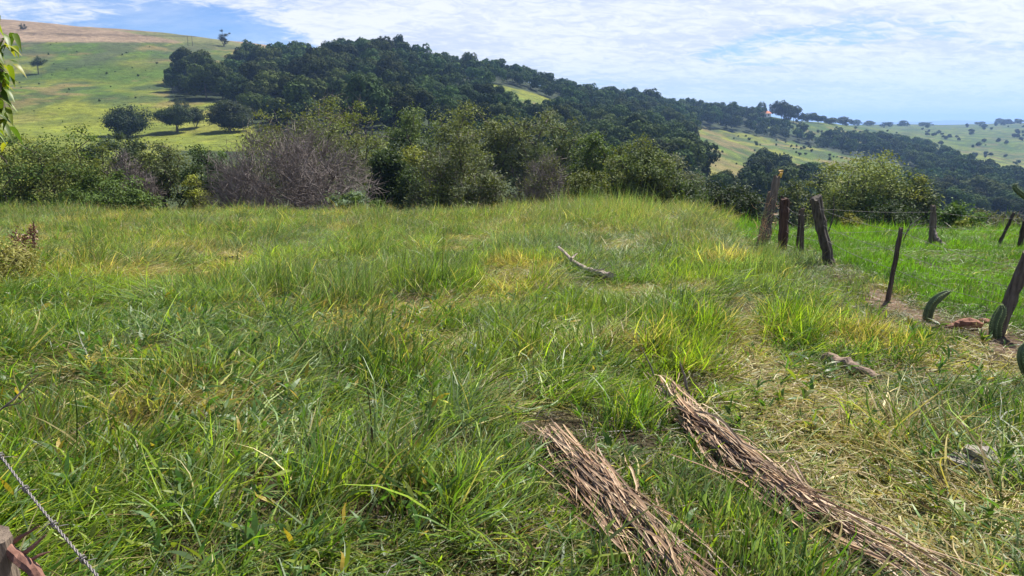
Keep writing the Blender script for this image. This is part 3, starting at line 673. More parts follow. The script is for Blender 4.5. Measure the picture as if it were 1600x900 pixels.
# ------------------------------------------------------------------ fence posts
POSTS = {}
def post(key, name, label, base, top, wpx, tint=(1, 1, 1), sides=9, cat='post', dtop=0.0, taper=.92, square=.0, bend=0, sink=.25):
    b = gp(*base); d = b[1] * CP - (b[2] - EYE) * SP; t = P(top[0], top[1], b[1] + dtop); r0 = .40 * wpx / F * d
    e = empty(name, tuple(b), label, cat, 'weathered fence posts' if cat == 'post' else None)
    v_ = t - b; n = 15; tt = np.linspace(-sink / np.linalg.norm(v_), 1, n)[:, None]; r = np.random.default_rng(len(POSTS) + 7)
    pts_ = v_ * tt + np.array([bend, 0, 0]) * (np.sin(np.clip(tt, 0, 1) * np.pi)) + r.normal(size=(n, 3)) * r0 * .07
    rad = r0 * (1 + (taper - 1) * tt[:, 0]) * (1 + .07 * r.normal(size=n))
    ph = r.uniform(0, 6)
    prof = lambda a: (1 + .10 * np.sin(3 * a + ph) + .08 * np.sin(5 * a + 2 * ph) + square * np.abs(np.cos(2 * a)) ** 3 * .2)
    V, fs = tube(pts_, rad, 16, prof, .035, len(POSTS))
    m = len(V); V[-18:-2] += np.stack([np.zeros(16), np.zeros(16), r.normal(size=16) * r0 * .28], -1)       # ragged sawn top
    mb = MB(); mb.add(V, fs, tint); obj('shaft', mb.mesh('shaft', POSTW), e)
    POSTS[key] = (b, t, r0, e); return e
post('tall', 'fence_post', 'tallest grey fence post leaning right with a yellow scrap on top', (1195, 386), (1215, 276), 14, (1.5, 1.45, 1.4), dtop=.1)
post('prop', 'fence_post', 'short split stake propped against the tallest leaning post', (1184, 384), (1203, 300), 8, (1.9, 1.8, 1.6), dtop=-.05)
post('stout', 'fence_post', 'stout dark brown upright post right of the tallest leaning post', (1223, 392), (1227, 310), 18, (.75, .5, .42))
post('thin_a', 'fence_post', 'thin dark stake tight behind the left side of the slim post', (1245, 392), (1250, 328), 5, (.6, .55, .5))
post('thin_b', 'fence_post', 'slim grey stake between the stout post and the left-leaning post', (1252, 398), (1254, 326), 8, (.95, .9, .8))
post('lean', 'fence_post', 'dark grey post leaning left with a flat sawn top', (1297, 417), (1273, 309), 18, (.85, .85, .82), square=1)
post('stake', 'fence_post', 'thin stake standing alone in the bare strip left of the curved cactus', (1387, 470), (1408, 356), 8.5, (.9, .8, .75), sides=7)
post('right', 'fence_post', 'thick leaning post at the right edge beside the stubby cactus', (1557, 524), (1606, 396), 23, (1.15, 1.1, 1.05))
post('far', 'fence_post', 'stout grey post of the farther fence with a branch at its foot', (1456, 384), (1458, 321), 13, (1.3, 1.25, 1.2), taper=.8)
post('far_b', 'fence_post', 'thin dark post of the farther fence leaning right', (1559, 386), (1584, 333), 5.5, (.6, .55, .55))
post('far_c', 'fence_post', 'dark post at the right edge of the farther fence', (1591, 390), (1602, 345), 10, (.6, .55, .5))
post('snag', 'bare_sapling', 'dead grey sapling stem behind the left-leaning post', (1291, 372), (1303, 306), 3.2, (1.1, 1.05, 1), cat='sapling', taper=.5, bend=.06)
b, t, r0, e = POSTS['far']                                  # branch at its foot
# wires
def polywire(name, label, pts_, rad=.0022, sag=.03, barbs=0, group=None, seed=0, cat='wire', mt=None):
    P_ = []; r = np.random.default_rng(seed)
    for a, b in zip(pts_[:-1], pts_[1:]):
        a = np.array(a); b = np.array(b)
        for t in np.linspace(0, 1, 10, endpoint=False): p = a + (b - a) * t; p = p - np.array([0, 0, sag * math.sin(math.pi * t)]) ; P_.append(p)
    P_.append(np.array(pts_[-1])); P_ = np.array(P_); o0 = P_[0].copy()
    e = empty(name, tuple(o0), label, cat, group); V, fs = tube(P_ - o0, rad, 5); mb = MB(); mb.add(V, fs); obj('strand', mb.mesh('strand', mt or WIRE, True), e)
    mb = MB(); L_ = np.linalg.norm(np.diff(P_, axis=0), axis=1).sum(); nb = int(L_ / .16)
    cum = np.concatenate([[0], np.cumsum(np.linalg.norm(np.diff(P_, axis=0), axis=1))])
    for k in range(nb):
        s = (k + .5) * L_ / nb; p = np.array([np.interp(s, cum, P_[:, c]) for c in range(3)]) - o0
        for q_ in range(2):
            d = r.normal(size=3); d /= np.linalg.norm(d); V, fs = tube([p - d * .015, p + d * .015], [.0012, .0012], 3); mb.add(V, fs)
    if nb and barbs: obj('barbs', mb.mesh('barbs', mt or WIRE), e)
    return e
def on(key, h): b, t, r0, e = POSTS[key]; return b + (t - b) * h + np.array([0, -r0 * .9, 0])
def onz(key, f): return on(key, f)
wl = ['highest', 'second highest', 'third', 'lowest']
for k, f in enumerate((.86, .62, .40)):
    polywire('barbed_wire', wl[k] + ' wire of the near fence from the tallest post to the right edge post',
             [onz('tall', f * .8), onz('stout', f), onz('thin_b', f), onz('lean', f), onz('stake', min(.97, f * 1.1)), onz('right', f * .95), np.array([5.2, 4.6, .9 * f - .1])], .0021, .035, 1, 'wires of the near fence', k)
for k, f in enumerate((.85, .5)):
    polywire('barbed_wire', wl[k] + ' wire of the farther fence through the stout grey post',
             [onz('lean', f), onz('far', f), onz('far_b', f), onz('far_c', f), np.array([12.5, 12.6, -.5 + f])], .0022, .03, 1, 'wires of the farther fence', k + 10)
# yellow scrap on the tallest post
b, t, r0, e_ = POSTS['tall']; YEL = plain('yellow_plastic', (.75, .42, .03), .4)
r = np.random.default_rng(3); mb = MB(); V, fs = box((0, 0, 0), (.06, .03, .10)); V[4:, 0] += .035; V += r.normal(size=V.shape) * .006; mb.add(V, fs); V, fs = box((.03, .0, .08), (.08, .025, .03)); mb.add(V + r.normal(size=V.shape) * .005, fs)
o = obj('plastic_scrap', mb.mesh('plastic_scrap', YEL), None, tuple(t + np.array([.02, -.03, .03]))); tag(o, 'yellow plastic scrap stuck on top of the tallest leaning post', 'scrap')
# rusty vine tangle on the tallest post
mb = MB(); r = np.random.default_rng(9)
for k in range(110):
    f = r.uniform(-.02, .62) ; c = (t - b) * f + np.array([r.normal() * .07 - .05, r.normal() * .06 - .04, 0]); d = r.normal(size=3) * .13; d[2] += .05
    V, fs = tube([c, c + d * .5 + r.normal(size=3) * .02, c + d], [.004, .003, .0015], 3, cap=False); mb.add(V, fs, (1.0, .62, .32) if k % 3 else (.5, .7, .25))
o = obj('dry_creeper', mb.mesh('dry_creeper', FROND), None, tuple(b)); tag(o, 'rusty dry creeper tangled round the foot of the tallest leaning post', 'creeper')
# dead branches at the foot of the farther stout post
def limb(name, label, cat, pts_, rad, mt, parts=(), tint=(1, 1, 1), seed=0, group=None, sides=8, jit=.1, pn='stem'):
    pts_ = np.array(pts_, float); o0 = pts_[0].copy(); e = empty(name, tuple(o0), label, cat, group)
    r = np.random.default_rng(seed); tt = np.linspace(0, len(pts_) - 1, 6 * (len(pts_) - 1) + 1); q_ = np.stack([np.interp(tt, range(len(pts_)), pts_[:, c]) for c in range(3)], -1) - o0
    rr = np.interp(tt, range(len(pts_)), rad); q_ = q_ + r.normal(size=q_.shape) * rr[:, None] * .18
    V, fs = tube(q_, rr, sides, None, jit, seed); mb = MB(); mb.add(V, fs, tint); obj(pn, mb.mesh(pn, mt), e)
    for k, (pp, ra) in enumerate(parts):
        pp = np.array(pp, float) - o0; V, fs = tube(pp, ra, 5, None, jit, seed + k); mb = MB(); mb.add(V, fs, tint); obj('twig', mb.mesh('twig', mt), e)
    return e
Yf = POSTS['far'][0][1]
limb('fallen_branch', 'curved dead branch leaning on the foot of the stout grey far post', 'branch', [P(1459, 358, Yf - .15), P(1466, 375, Yf - .3), P(1478, 386, Yf - .4)], [.02, .035, .045], LOGW, tint=(.8, .75, .7))
limb('dead_branch', 'thin arched dead branch rising left of the stout grey far post', 'branch', [gp(1408, 380) + np.array([0, 0, -.05]), P(1422, 352, Yf), P(1440, 338, Yf)], [.012, .010, .006], TWIG, [([P(1414, 366, Yf), P(1428, 352, Yf), P(1447, 348, Yf)], [.008, .006, .003])])

# ------------------------------------------------------------------ cacti
def cactus(label, pts_, rad, seed, ribs=6):
    pts_ = np.array(pts_, float); o0 = pts_[0].copy(); tt = np.linspace(0, len(pts_) - 1, 22)
    from numpy.polynomial import polynomial as Pn
    k = len(pts_) - 1; q_ = np.stack([np.polyval(np.polyfit(range(len(pts_)), pts_[:, c], min(k, 3)), tt) for c in range(3)], -1) - o0
    rr = rad * np.interp(tt / k, [0, .15, .7, .92, 1], [.8, 1, .95, .62, .12])
    e = empty('cactus', tuple(o0), label, 'cactus', 'column cacti by the fence'); prof = lambda a: .52 + .56 * np.abs(np.cos(a * ribs / 2)) ** 1.1
    V, fs = tube(q_, rr, ribs * 6, prof, .01, seed); mb = MB(); mb.add(V, fs, (1, 1, 1)); obj('stem', mb.mesh('stem', CACT, True), e)
    mb = MB(); r = np.random.default_rng(seed); T = np.gradient(q_, axis=0); T /= np.linalg.norm(T, axis=1)[:, None]
    n = 22
    for i_ in range(0, 22):
        for j_ in range(ribs):
            p = V[i_ * ribs * 6 + j_ * 6]; d = p - q_[i_]; d /= np.linalg.norm(d) + 1e-9
            for q2 in range(3):
                v_ = d + r.normal(size=3) * .6; v_ /= np.linalg.norm(v_); A, f2 = tube([p, p + v_ * .012], [.0013, .0004], 3, cap=False); mb.add(A, f2, (5, 4.6, 3.4))
    obj('spines', mb.mesh('spines', CACT), e); return e
c0 = gp(1449, 500); Yc = c0[1]
cactus('pale green curved column cactus bending right over the bare strip', [c0 + np.array([0, 0, -.05]), P(1452, 485, Yc), P(1463, 468, Yc - .02), P(1486, 455, Yc - .05)], .046, 4, 5)
c0 = gp(1553, 526); Yc = c0[1]
cactus('stubby upright cactus at the foot of the thick right edge post', [c0 + np.array([0, -.05, -.05]), P(1556, 508, Yc - .05), P(1562, 492, Yc - .05), P(1565, 476, Yc - .05)], .050, 5, 7)
c0 = gp(1640, 600); Yc = c0[1]
cactus('dark arched cactus arm cut by the right edge low down', [c0 + np.array([0, 0, -.05]), P(1612, 590, Yc - .1), P(1596, 566, Yc - .1), P(1600, 545, Yc - .1), P(1614, 536, Yc - .1)], .034, 6, 5)
c0 = gp(1650, 400); Yc = c0[1]
cactus('dark hooked cactus tip entering at the right edge above the far fence', [c0 + np.array([0, 0, -.1]), P(1640, 350, Yc), P(1604, 312, Yc), P(1592, 298, Yc), P(1590, 286, Yc)], .045, 7, 5)

# ------------------------------------------------------------------ clods, logs, scraps
def rock(name, label, cat, c, s, mt, seed, tint=(1, 1, 1)):
    r = np.random.default_rng(seed); n = 14; th = np.linspace(.05, np.pi - .05, 9); ph = np.arange(n) / n * 2 * np.pi
    A, B = np.meshgrid(th, ph, indexing='ij'); d = np.stack([np.sin(A) * np.cos(B), np.sin(A) * np.sin(B), np.cos(A)], -1).reshape(-1, 3)
    k = .75 + .6 * fbm(d[:, 0] * 1.6 + seed, d[:, 1] * 1.6 + d[:, 2] * 2.1 + 3, seed, 3); V = np.sign(d) * np.abs(d) ** .75 * k[:, None] * np.array(s)
    i = np.arange(8)[:, None] * n; j = np.arange(n)[None]; k2 = (j + 1) % n
    mb = MB(); mb.add(V, [np.stack([i + j, i + n + j, i + n + k2, i + k2], -1).reshape(-1, 4), np.arange(n)[None], (8 * n + np.arange(n))[None, ::-1]], tint)
    o = obj(name, mb.mesh(name, mt), None, tuple(c)); return tag(o, label, cat)
g = gp(1512, 514); rock('clay_clod', 'largest broken red clay lump left of the stubby cactus', 'clod', g + [0, 0, .03], (.13, .08, .075), CLAY, 3)
g = gp(1540, 505); rock('clay_clod', 'small dark clay lump just left of the stubby cactus tip', 'clod', g + [0, 0, .01], (.06, .05, .035), CLAY, 4)
g = gp(1490, 512); rock('clay_clod', 'small flat clay lump left of the largest red lump', 'clod', g + [0, 0, .01], (.08, .05, .03), CLAY, 5)
def over(px, py, lift):                # a point seen at px, py that floats above the ground seen lift pixels lower
    return P(px, py, gp(px, py + lift)[1])
limb('fallen_branch', 'long weathered grey branch sticking up out of the grass in mid-field', 'branch', [over(873, 386, 22), over(897, 409, 14), over(916, 420, 11), over(955, 432, 13)], [.020, .028, .034, .050], LOGW,
     [([over(893, 404, 18), over(902, 396, 22)], [.02, .008]), ([over(925, 424, 12), over(944, 421, 17)], [.03, .012])], (1.25, 1.15, 1.08), 5, sides=9)
g0 = gp(1288, 572); g1 = gp(1372, 600)
limb('log', 'mottled old log sunk in the straw right of the frond piles', 'log', [g0 + [0, 0, .075], (g0 + g1) / 2 + [0, 0, .065], g1 + [0, 0, .03]], [.042, .050, .038], LOGW, (), (.8, .66, .54), 6, sides=12, jit=.04)
# weathered slab at the right edge: stacked irregular plates
g = gp(1548, 748); mb = MB(); r = np.random.default_rng(8)
def plate(c, rx, ry, th, rot, tilt, seed):
    r = np.random.default_rng(seed); n = 16; a = np.arange(n) / n * 2 * np.pi; rr = 1 + .22 * np.sin(2 * a + 1) + .12 * r.normal(size=n)
    x = np.cos(a) * rx * rr; y = np.sin(a) * ry * rr; xr = x * math.cos(rot) - y * math.sin(rot); yr_ = x * math.sin(rot) + y * math.cos(rot)
    z = xr * tilt[0] + yr_ * tilt[1] + r.normal(size=n) * .006
    top = np.stack([xr, yr_, z + th], -1) + c; mid_ = np.stack([xr * 1.05, yr_ * 1.05, z + th * .5], -1) + c; bot = np.stack([xr, yr_, z], -1) + c; inn = np.stack([xr * .55, yr_ * .55, z * .55 + th * 1.15 + r.normal(size=n) * .006], -1) + c
    V = np.concatenate([bot, mid_, top, inn, [c + np.array([0, 0, th * 1.1])]]); j = np.arange(n); k = (j + 1) % n; q_ = []
    for s in (0, n, 2 * n): q_.append(np.stack([s + j, s + k, s + n + k, s + n + j], -1))
    return V, [np.concatenate(q_), np.stack([3 * n + j, 3 * n + k, np.full(n, 4 * n)], -1)]
SLAB = rough_mat('weathered_slab', (.13, .11, .095), (.38, .335, .30), 9, (1, 2.5, 1), 1.0, attr=True, bd=.02)
for (c, rx, ry, th, ro, ti, sd_) in (((0, 0, .10), .17, .085, .03, -.5, (-.1, .1), 1), ((.07, .07, .13), .13, .08, .03, -.3, (-.15, .15), 2), ((.18, .0, .08), .16, .07, .03, -.7, (-.2, .0), 3)):
    mb.add(*plate(np.array(c), rx, ry, th, ro, ti, sd_))
o = obj('wood_slab', mb.mesh('wood_slab', SLAB), None, tuple(g - np.array([0, 0, .065]))); tag(o, 'cracked pale grey wooden slab lying in the straw at the right edge', 'slab')
# black plastic scrap in the far left grass
g = gp(362, 409); mb = MB(); r = np.random.default_rng(2); n = 9; X_, Y_ = np.meshgrid(np.linspace(-.22, .22, n * 2), np.linspace(-.10, .10, n)); Z_ = .012 + .07 * fbm(X_ * 9, Y_ * 9, 4, 3) + .10 * (np.abs(Y_) / .12) ** 2 * .5
V = np.stack([X_, Y_, Z_], -1).reshape(-1, 3); i = np.arange(n - 1)[:, None] * 2 * n; j = np.arange(2 * n - 1)[None]; q_ = np.stack([i + j, i + j + 1, i + 2 * n + j + 1, i + 2 * n + j], -1).reshape(-1, 4)
V2 = V - [0, 0, .012]; mb.add(np.concatenate([V, V2]), [np.concatenate([q_, q_[:, ::-1] + len(V)])]); o = obj('plastic_sheet', mb.mesh('plastic_sheet', plain('black_plastic', (.006, .006, .007), .45)), None, tuple(g)); tag(o, 'crumpled black plastic scrap half hidden in the grass on the left', 'scrap')

# ------------------------------------------------------------------ piles of dry fronds
def strips(path, wpath, n, r, lmin, lmax, wmin, wmax, z0, mb, pal, fan=.12, hz=.1):
    """long creased strips lying along a path; each strip follows the path with its own offset"""
    path = np.array(path, float); k = len(path); d = np.concatenate([[0], np.cumsum(np.linalg.norm(np.diff(path, axis=0), axis=1))]); L_ = d[-1]
    def at(s): return np.stack([np.interp(s, d, path[:, c]) for c in range(2)], -1)
    for q_ in range(n):
        ln = r.uniform(lmin, lmax); s0 = r.uniform(-.35, max(.05, L_ - ln * .6)); s0 = s0 * .8; s = np.linspace(s0, s0 + ln, 9)
        sc = np.clip(s, 0, L_); c = at(sc); tg = at(np.clip(sc + .05, 0, L_)) - at(np.clip(sc - .05, 0, L_)); tg /= np.linalg.norm(tg, axis=1)[:, None] + 1e-9
        c = c + tg * (s - sc)[:, None]; nr_ = np.stack([-tg[:, 1], tg[:, 0]], -1)
        wd = np.interp(sc, d, wpath); off = np.clip(r.normal() * .55, -1.7, 1.7); slope = r.normal() * fan * (.5 if r.random() > .08 else 1.2)
        lat = off * wd + slope * (s - s.mean()) + .015 * np.sin(s * r.uniform(4, 12) + r.uniform(0, 6))
        c = c + nr_ * lat[:, None]; lay = (1 - min(1, off * off) * .8) * r.uniform(.15, 1)
        z = H(c[:, 0], c[:, 1]) + z0 + hz * lay + .03 * np.sin(s * r.uniform(3, 8) + r.uniform(0, 6)) + (r.random() < .12) * .12 * ((s - s0) / ln) ** 2
        w0 = r.uniform(wmin, wmax) / 2 * np.interp((s - s0) / ln, [0, .1, .7, 1], [.6, 1, .8, .08]); p = np.concatenate([c, z[:, None]], 1)
        ro = r.uniform(-.8, .8); sv = np.concatenate([nr_ * math.cos(ro), np.full((9, 1), math.sin(ro))], 1)
        up_ = np.array([0, 0, 1.]) * (w0 * r.uniform(.2, .7))[:, None]
        V = np.stack([p - sv * w0[:, None] + up_, p, p + sv * w0[:, None] + up_], 1).reshape(-1, 3)
        b_ = np.arange(8)[:, None] * 3; q2 = np.concatenate([np.concatenate([b_, b_ + 1, b_ + 4, b_ + 3], 1), np.concatenate([b_ + 1, b_ + 2, b_ + 5, b_ + 4], 1)])
        col = np.array(pal[r.integers(len(pal))]) * r.uniform(.6, 1.35); mb.add(V, [q2], np.clip(col, 0, .8))
PAL = [(.44, .29, .17), (.32, .20, .12), (.54, .39, .24), (.19, .115, .07), (.62, .48, .32), (.40, .28, .18)]
r = np.random.default_rng(77)
pa = [gp(868, 700), gp(925, 765), gp(995, 845), gp(1085, 955)]; pb = [gp(1038, 618), gp(1078, 665), gp(1145, 725), gp(1270, 825), gp(1415, 915), gp(1500, 985)]
eA = empty('frond_pile', tuple(pa[1]), 'left pile of dry purplish brown fronds fanned out in the foreground grass', 'fronds', 'piles of dry fronds')
eB = empty('frond_pile', tuple(pb[2]), 'right longer pile of dry tan fronds running to the bottom edge', 'fronds', 'piles of dry fronds')
def pile(e, path, wpath, n, seed, hz, stalks):
    r = np.random.default_rng(seed); mb = MB(); p2 = [p[:2] for p in path]
    strips(p2, wpath, n, r, .5, 1.5, .006, .016, .045, mb, PAL, .22, hz)
    mb.V = [v - np.array(e.location) for v in mb.V]; obj('leaflets', mb.mesh('leaflets', FROND), e)
    for k in range(stalks):
        mb = MB(); strips(p2, [w_ * .6 for w_ in wpath], 1, r, .8, 1.3, .014, .022, .09, mb, [PAL[0], PAL[2], PAL[5]], .05, hz * 1.1); mb.V = [v - np.array(e.location) for v in mb.V]; obj('midrib', mb.mesh('midrib', FROND), e)
pile(eA, pa, [.05, .10, .15, .18], 170, 2, .03, 5)
pile(eB, pb, [.02, .06, .11, .13, .12, .11], 250, 4, .05, 9)
# upright broken stalks at the head of the right pile
g = gp(1030, 612)
limb('dry_stalk', 'dark dry stalk leaning up left at the head of the right frond pile', 'stalk', [g, P(1018, 575, g[1]), P(1002, 542, g[1])], [.008, .006, .002], TWIG)
g = gp(1078, 625)
limb('dry_stalk', 'short dark dry stalk standing at the head of the right frond pile', 'stalk', [g, P(1070, 590, g[1]), P(1062, 565, g[1])], [.012, .009, .003], TWIG)

# ------------------------------------------------------------------ grass
SEG = [(gp(1290, 640)[:2], gp(1540, 800)[:2], .45), (gp(1150, 470)[:2], gp(1180, 600)[:2], .30), (gp(1190, 590)[:2], gp(1290, 700)[:2], .55), (gp(1290, 700)[:2], gp(1460, 900)[:2], .45), (gp(1380, 720)[:2], gp(1500, 760)[:2], .25)]
BLOB = [(gp(130, 398)[:2], 1.3, .9), (gp(210, 425)[:2], 1.0, .85), (gp(40, 430)[:2], 1.0, .75), (gp(415, 640)[:2], .22, .9), (gp(840, 640)[:2], .22, .8), (gp(440, 490)[:2], .8, .5), (gp(1130, 400)[:2], .5, .9), (gp(370, 720)[:2], .16, .9), (gp(330, 423)[:2], .3, .9), (gp(650, 560)[:2], .35, .4), (gp(1350, 590)[:2], .35, .8), (gp(170, 620)[:2], .25, .5)]
def segd(x, y, a, b):
    d = b - a; t = np.clip(((x - a[0]) * d[0] + (y - a[1]) * d[1]) / (d @ d), 0, 1); return np.hypot(x - a[0] - t * d[0], y - a[1] - t * d[1])
def dryness(x, y):
    v_ = .12 + .75 * sstep(.54, .68, fbm(x / 1.1, y / 1.1, 203, 4)) + .15 * sstep(.5, .7, fbm(x / 4, y / 4, 207, 2))
    wob = .8 + .5 * fbm(x / .35, y / .35, 205, 3)
    for a, b, s in SEG: v_ = np.maximum(v_, .85 * np.exp(-(segd(x, y, a, b) * wob / s) ** 2))
    for c, s, k in BLOB: v_ = np.maximum(v_, k * np.exp(-(np.hypot(x - c[0], y - c[1]) * wob / s) ** 2))
    return v_
PILES = [(pa, .15), (pb, .14)]
HOLES = [(gp(px, py)[:2], s) for px, py, s in ((285, 665, .22), (245, 545, .22), (405, 748, .16), (400, 800, .17), (575, 806, .15), (268, 868, .15), (690, 696, .15), (868, 660, .22), (520, 600, .18), (150, 745, .12), (960, 780, .12), (700, 880, .12), (640, 470, .3), (450, 470, .25), (1000, 690, .14), (1085, 600, .14), (740, 610, .12), (120, 600, .15), (1150, 480, .25), (905, 450, .3))]
def holes(x, y):
    m = np.zeros(np.shape(x)); wob = .6 + .9 * fbm(x / .12, y / .12, 305, 2)
    for c, s in HOLES: m = np.maximum(m, np.exp(-(np.hypot((x - c[0]) * .75, y - c[1]) * wob / s) ** 4))
    return m
def piled(x, y, k=1.15):
    m = np.zeros(np.shape(x))
    for path, s in PILES:
        s = s * k
        for a, b in zip(path[:-1], path[1:]): m = np.maximum(m, np.exp(-(segd(x, y, a[:2], b[:2]) / s) ** 4))
    return m
def field(x, y):
    px, py = px_of(x, y); fd = fence_d(x, y)
    dry = dryness(x, y); pas = sstep(.05, .5, fd) * (px > 1150)
    h = .055 + .17 * fbm(x / .9, y / .9, 211, 3) + .10 * fbm(x / .25, y / .25, 213, 2)
    tus = sstep(.55, .70, fbm(x / 1.1 + 5, y / 1.1, 219, 3)); h = h + .11 * tus
    for c_, s_ in HOLES: h = h * (1 + .75 * np.exp(-(np.hypot(x - c_[0], y - c_[1] - s_ * 1.8) / (s_ * 1.3)) ** 2)) * (1 - .6 * np.exp(-(np.hypot(x - c_[0], y - c_[1] + s_ * 1.2) / (s_ * 1.2)) ** 2))     # tussocks stand behind the hollows
    h = h * (1 - .22 * dry)
    crest = sstep(15, 22, y) * np.exp(-((px - 950) / 170) ** 2); h = h + .20 * crest
    h = h * (1 - .45 * np.exp(-((fd + .3) / .8) ** 2) * (px > 1150)) * (1 - .5 * piled(x, y - .12, 3.0))
    h = h * (1 - .10 * sstep(8, 20, y) * (1 - crest))
    h = h * (1 - pas) + (.07 + .06 * fbm(x / .5, y / .5, 214, 2) + .10 * sstep(14, 18, y)) * pas
    lean = np.clip(.52 + 1.5 * (fbm(x / .8, y / .8, 221, 3) - .45) + .3 * dry - .22 * tus - .35 * crest - .2 * pas, .08, .95)
    ang = 6.5 * fbm(x / 1.6, y / 1.6, 231, 2) + 2.2 * fbm(x / .45, y / .45, 233, 2) + 1.8
    h = h * (1 - .6 * np.exp(-((fd + .25) / .55) ** 2) * (px > 1290))
    return h, dry, pas, lean, ang, tus, crest
GREEN = np.array([(.104, .200, .018), (.160, .275, .022), (.255, .355, .032), (.060, .125, .012), (.135, .215, .070), (.215, .285, .125)])
STRAW = np.array([(.44, .37, .15), (.36, .29, .12), (.52, .45, .22), (.26, .18, .08), (.36, .36, .10)])
def blades(root, ang, Ln, lean, wd, col, nseg, r, tipcol=None, prof=0):
    n = len(root); t = np.linspace(0, 1, nseg + 1)[None]
    drp = (r.uniform(.05, .55, n) * (0.35 + lean))[:, None]; ln = lean[:, None]
    hor = Ln[:, None] * (ln * t + drp * .55 * t * t); ver = Ln[:, None] * (np.sqrt(1 - np.minimum(ln, .98) ** 2) * t - drp * .75 * t ** 2.4)
    ver = np.maximum(ver, .012 * t); curl = (r.normal(size=n) * .5)[:, None] * t * t
    ca, sa = np.cos(ang[:, None] + curl), np.sin(ang[:, None] + curl)
    Pp = root[:, None] + np.stack([hor * ca, hor * sa, ver], -1)
    tw = ang + np.pi / 2 + r.normal(size=n) * .7; tl = r.normal(size=n) * .35
    wv = np.stack([np.cos(tw), np.sin(tw), tl], -1)[:, None]
    pr = (np.array([.75, 1, .9, .7, .42, .05]) if prof == 0 else np.array([.25, .8, 1, .85, .5, .03]))
    pr = np.interp(np.linspace(0, 1, nseg + 1), np.linspace(0, 1, 6), pr)[None, :, None]
    hw = wv * wd[:, None, None] * .5 * pr
    V = np.stack([Pp - hw, Pp + hw], 2).reshape(-1, 3)
    m = 2 * (nseg + 1); b_ = np.arange(n)[:, None] * m; q_ = np.concatenate([np.concatenate([b_ + 2 * s, b_ + 2 * s + 1, b_ + 2 * s + 3, b_ + 2 * s + 2], 1)[None] for s in range(nseg)]).reshape(-1, 4)
    tt = np.repeat(np.linspace(0, 1, nseg + 1), 2)[None, :, None]
    base = col * .7 + np.array([.26, .25, .10]) * .3          # stems run pale and straw-coloured at the foot
    C = base[:, None] * (1 - np.clip(tt * 3, 0, 1)) + col[:, None] * np.clip(tt * 3, 0, 1)
    if tipcol is not None: C = C * (1 - np.clip(tt * 3 - 2, 0, 1)) + tipcol[:, None] * np.clip(tt * 3 - 2, 0, 1)
    return V, q_, C.reshape(-1, 3)
acc = [[], [], []]; nv = 0
def push(V, q_, C):
    global nv
    acc[0].append(V.astype(np.float32)); acc[1].append((q_ + nv).astype(np.int32)); acc[2].append(C.astype(np.float32)); nv += len(V)
r = np.random.default_rng(42)
def scatter(y0, y1, dens, r):
    hw1 = .80 * y1 + 1.5; A = (y1 - y0) * 2 * hw1; n = int(A * dens); y = r.uniform(y0, y1, n); x = r.uniform(-hw1, hw1, n); k = np.abs(x) < .80 * y + 1.5; return x[k], y[k]
BANDS = [(1.0, 3.6, 340, 12, 5, .0085, .86), (3.6, 6, 290, 12, 4, .0084, .88), (6, 9.5, 290, 11, 3, .0070, .95), (9.5, 15, 220, 10, 3, .0074, .92), (15, 21, 135, 9, 2, .0090, 1.0), (21, 28, 110, 9, 2, .0105, 1.1)]
cnt = 0
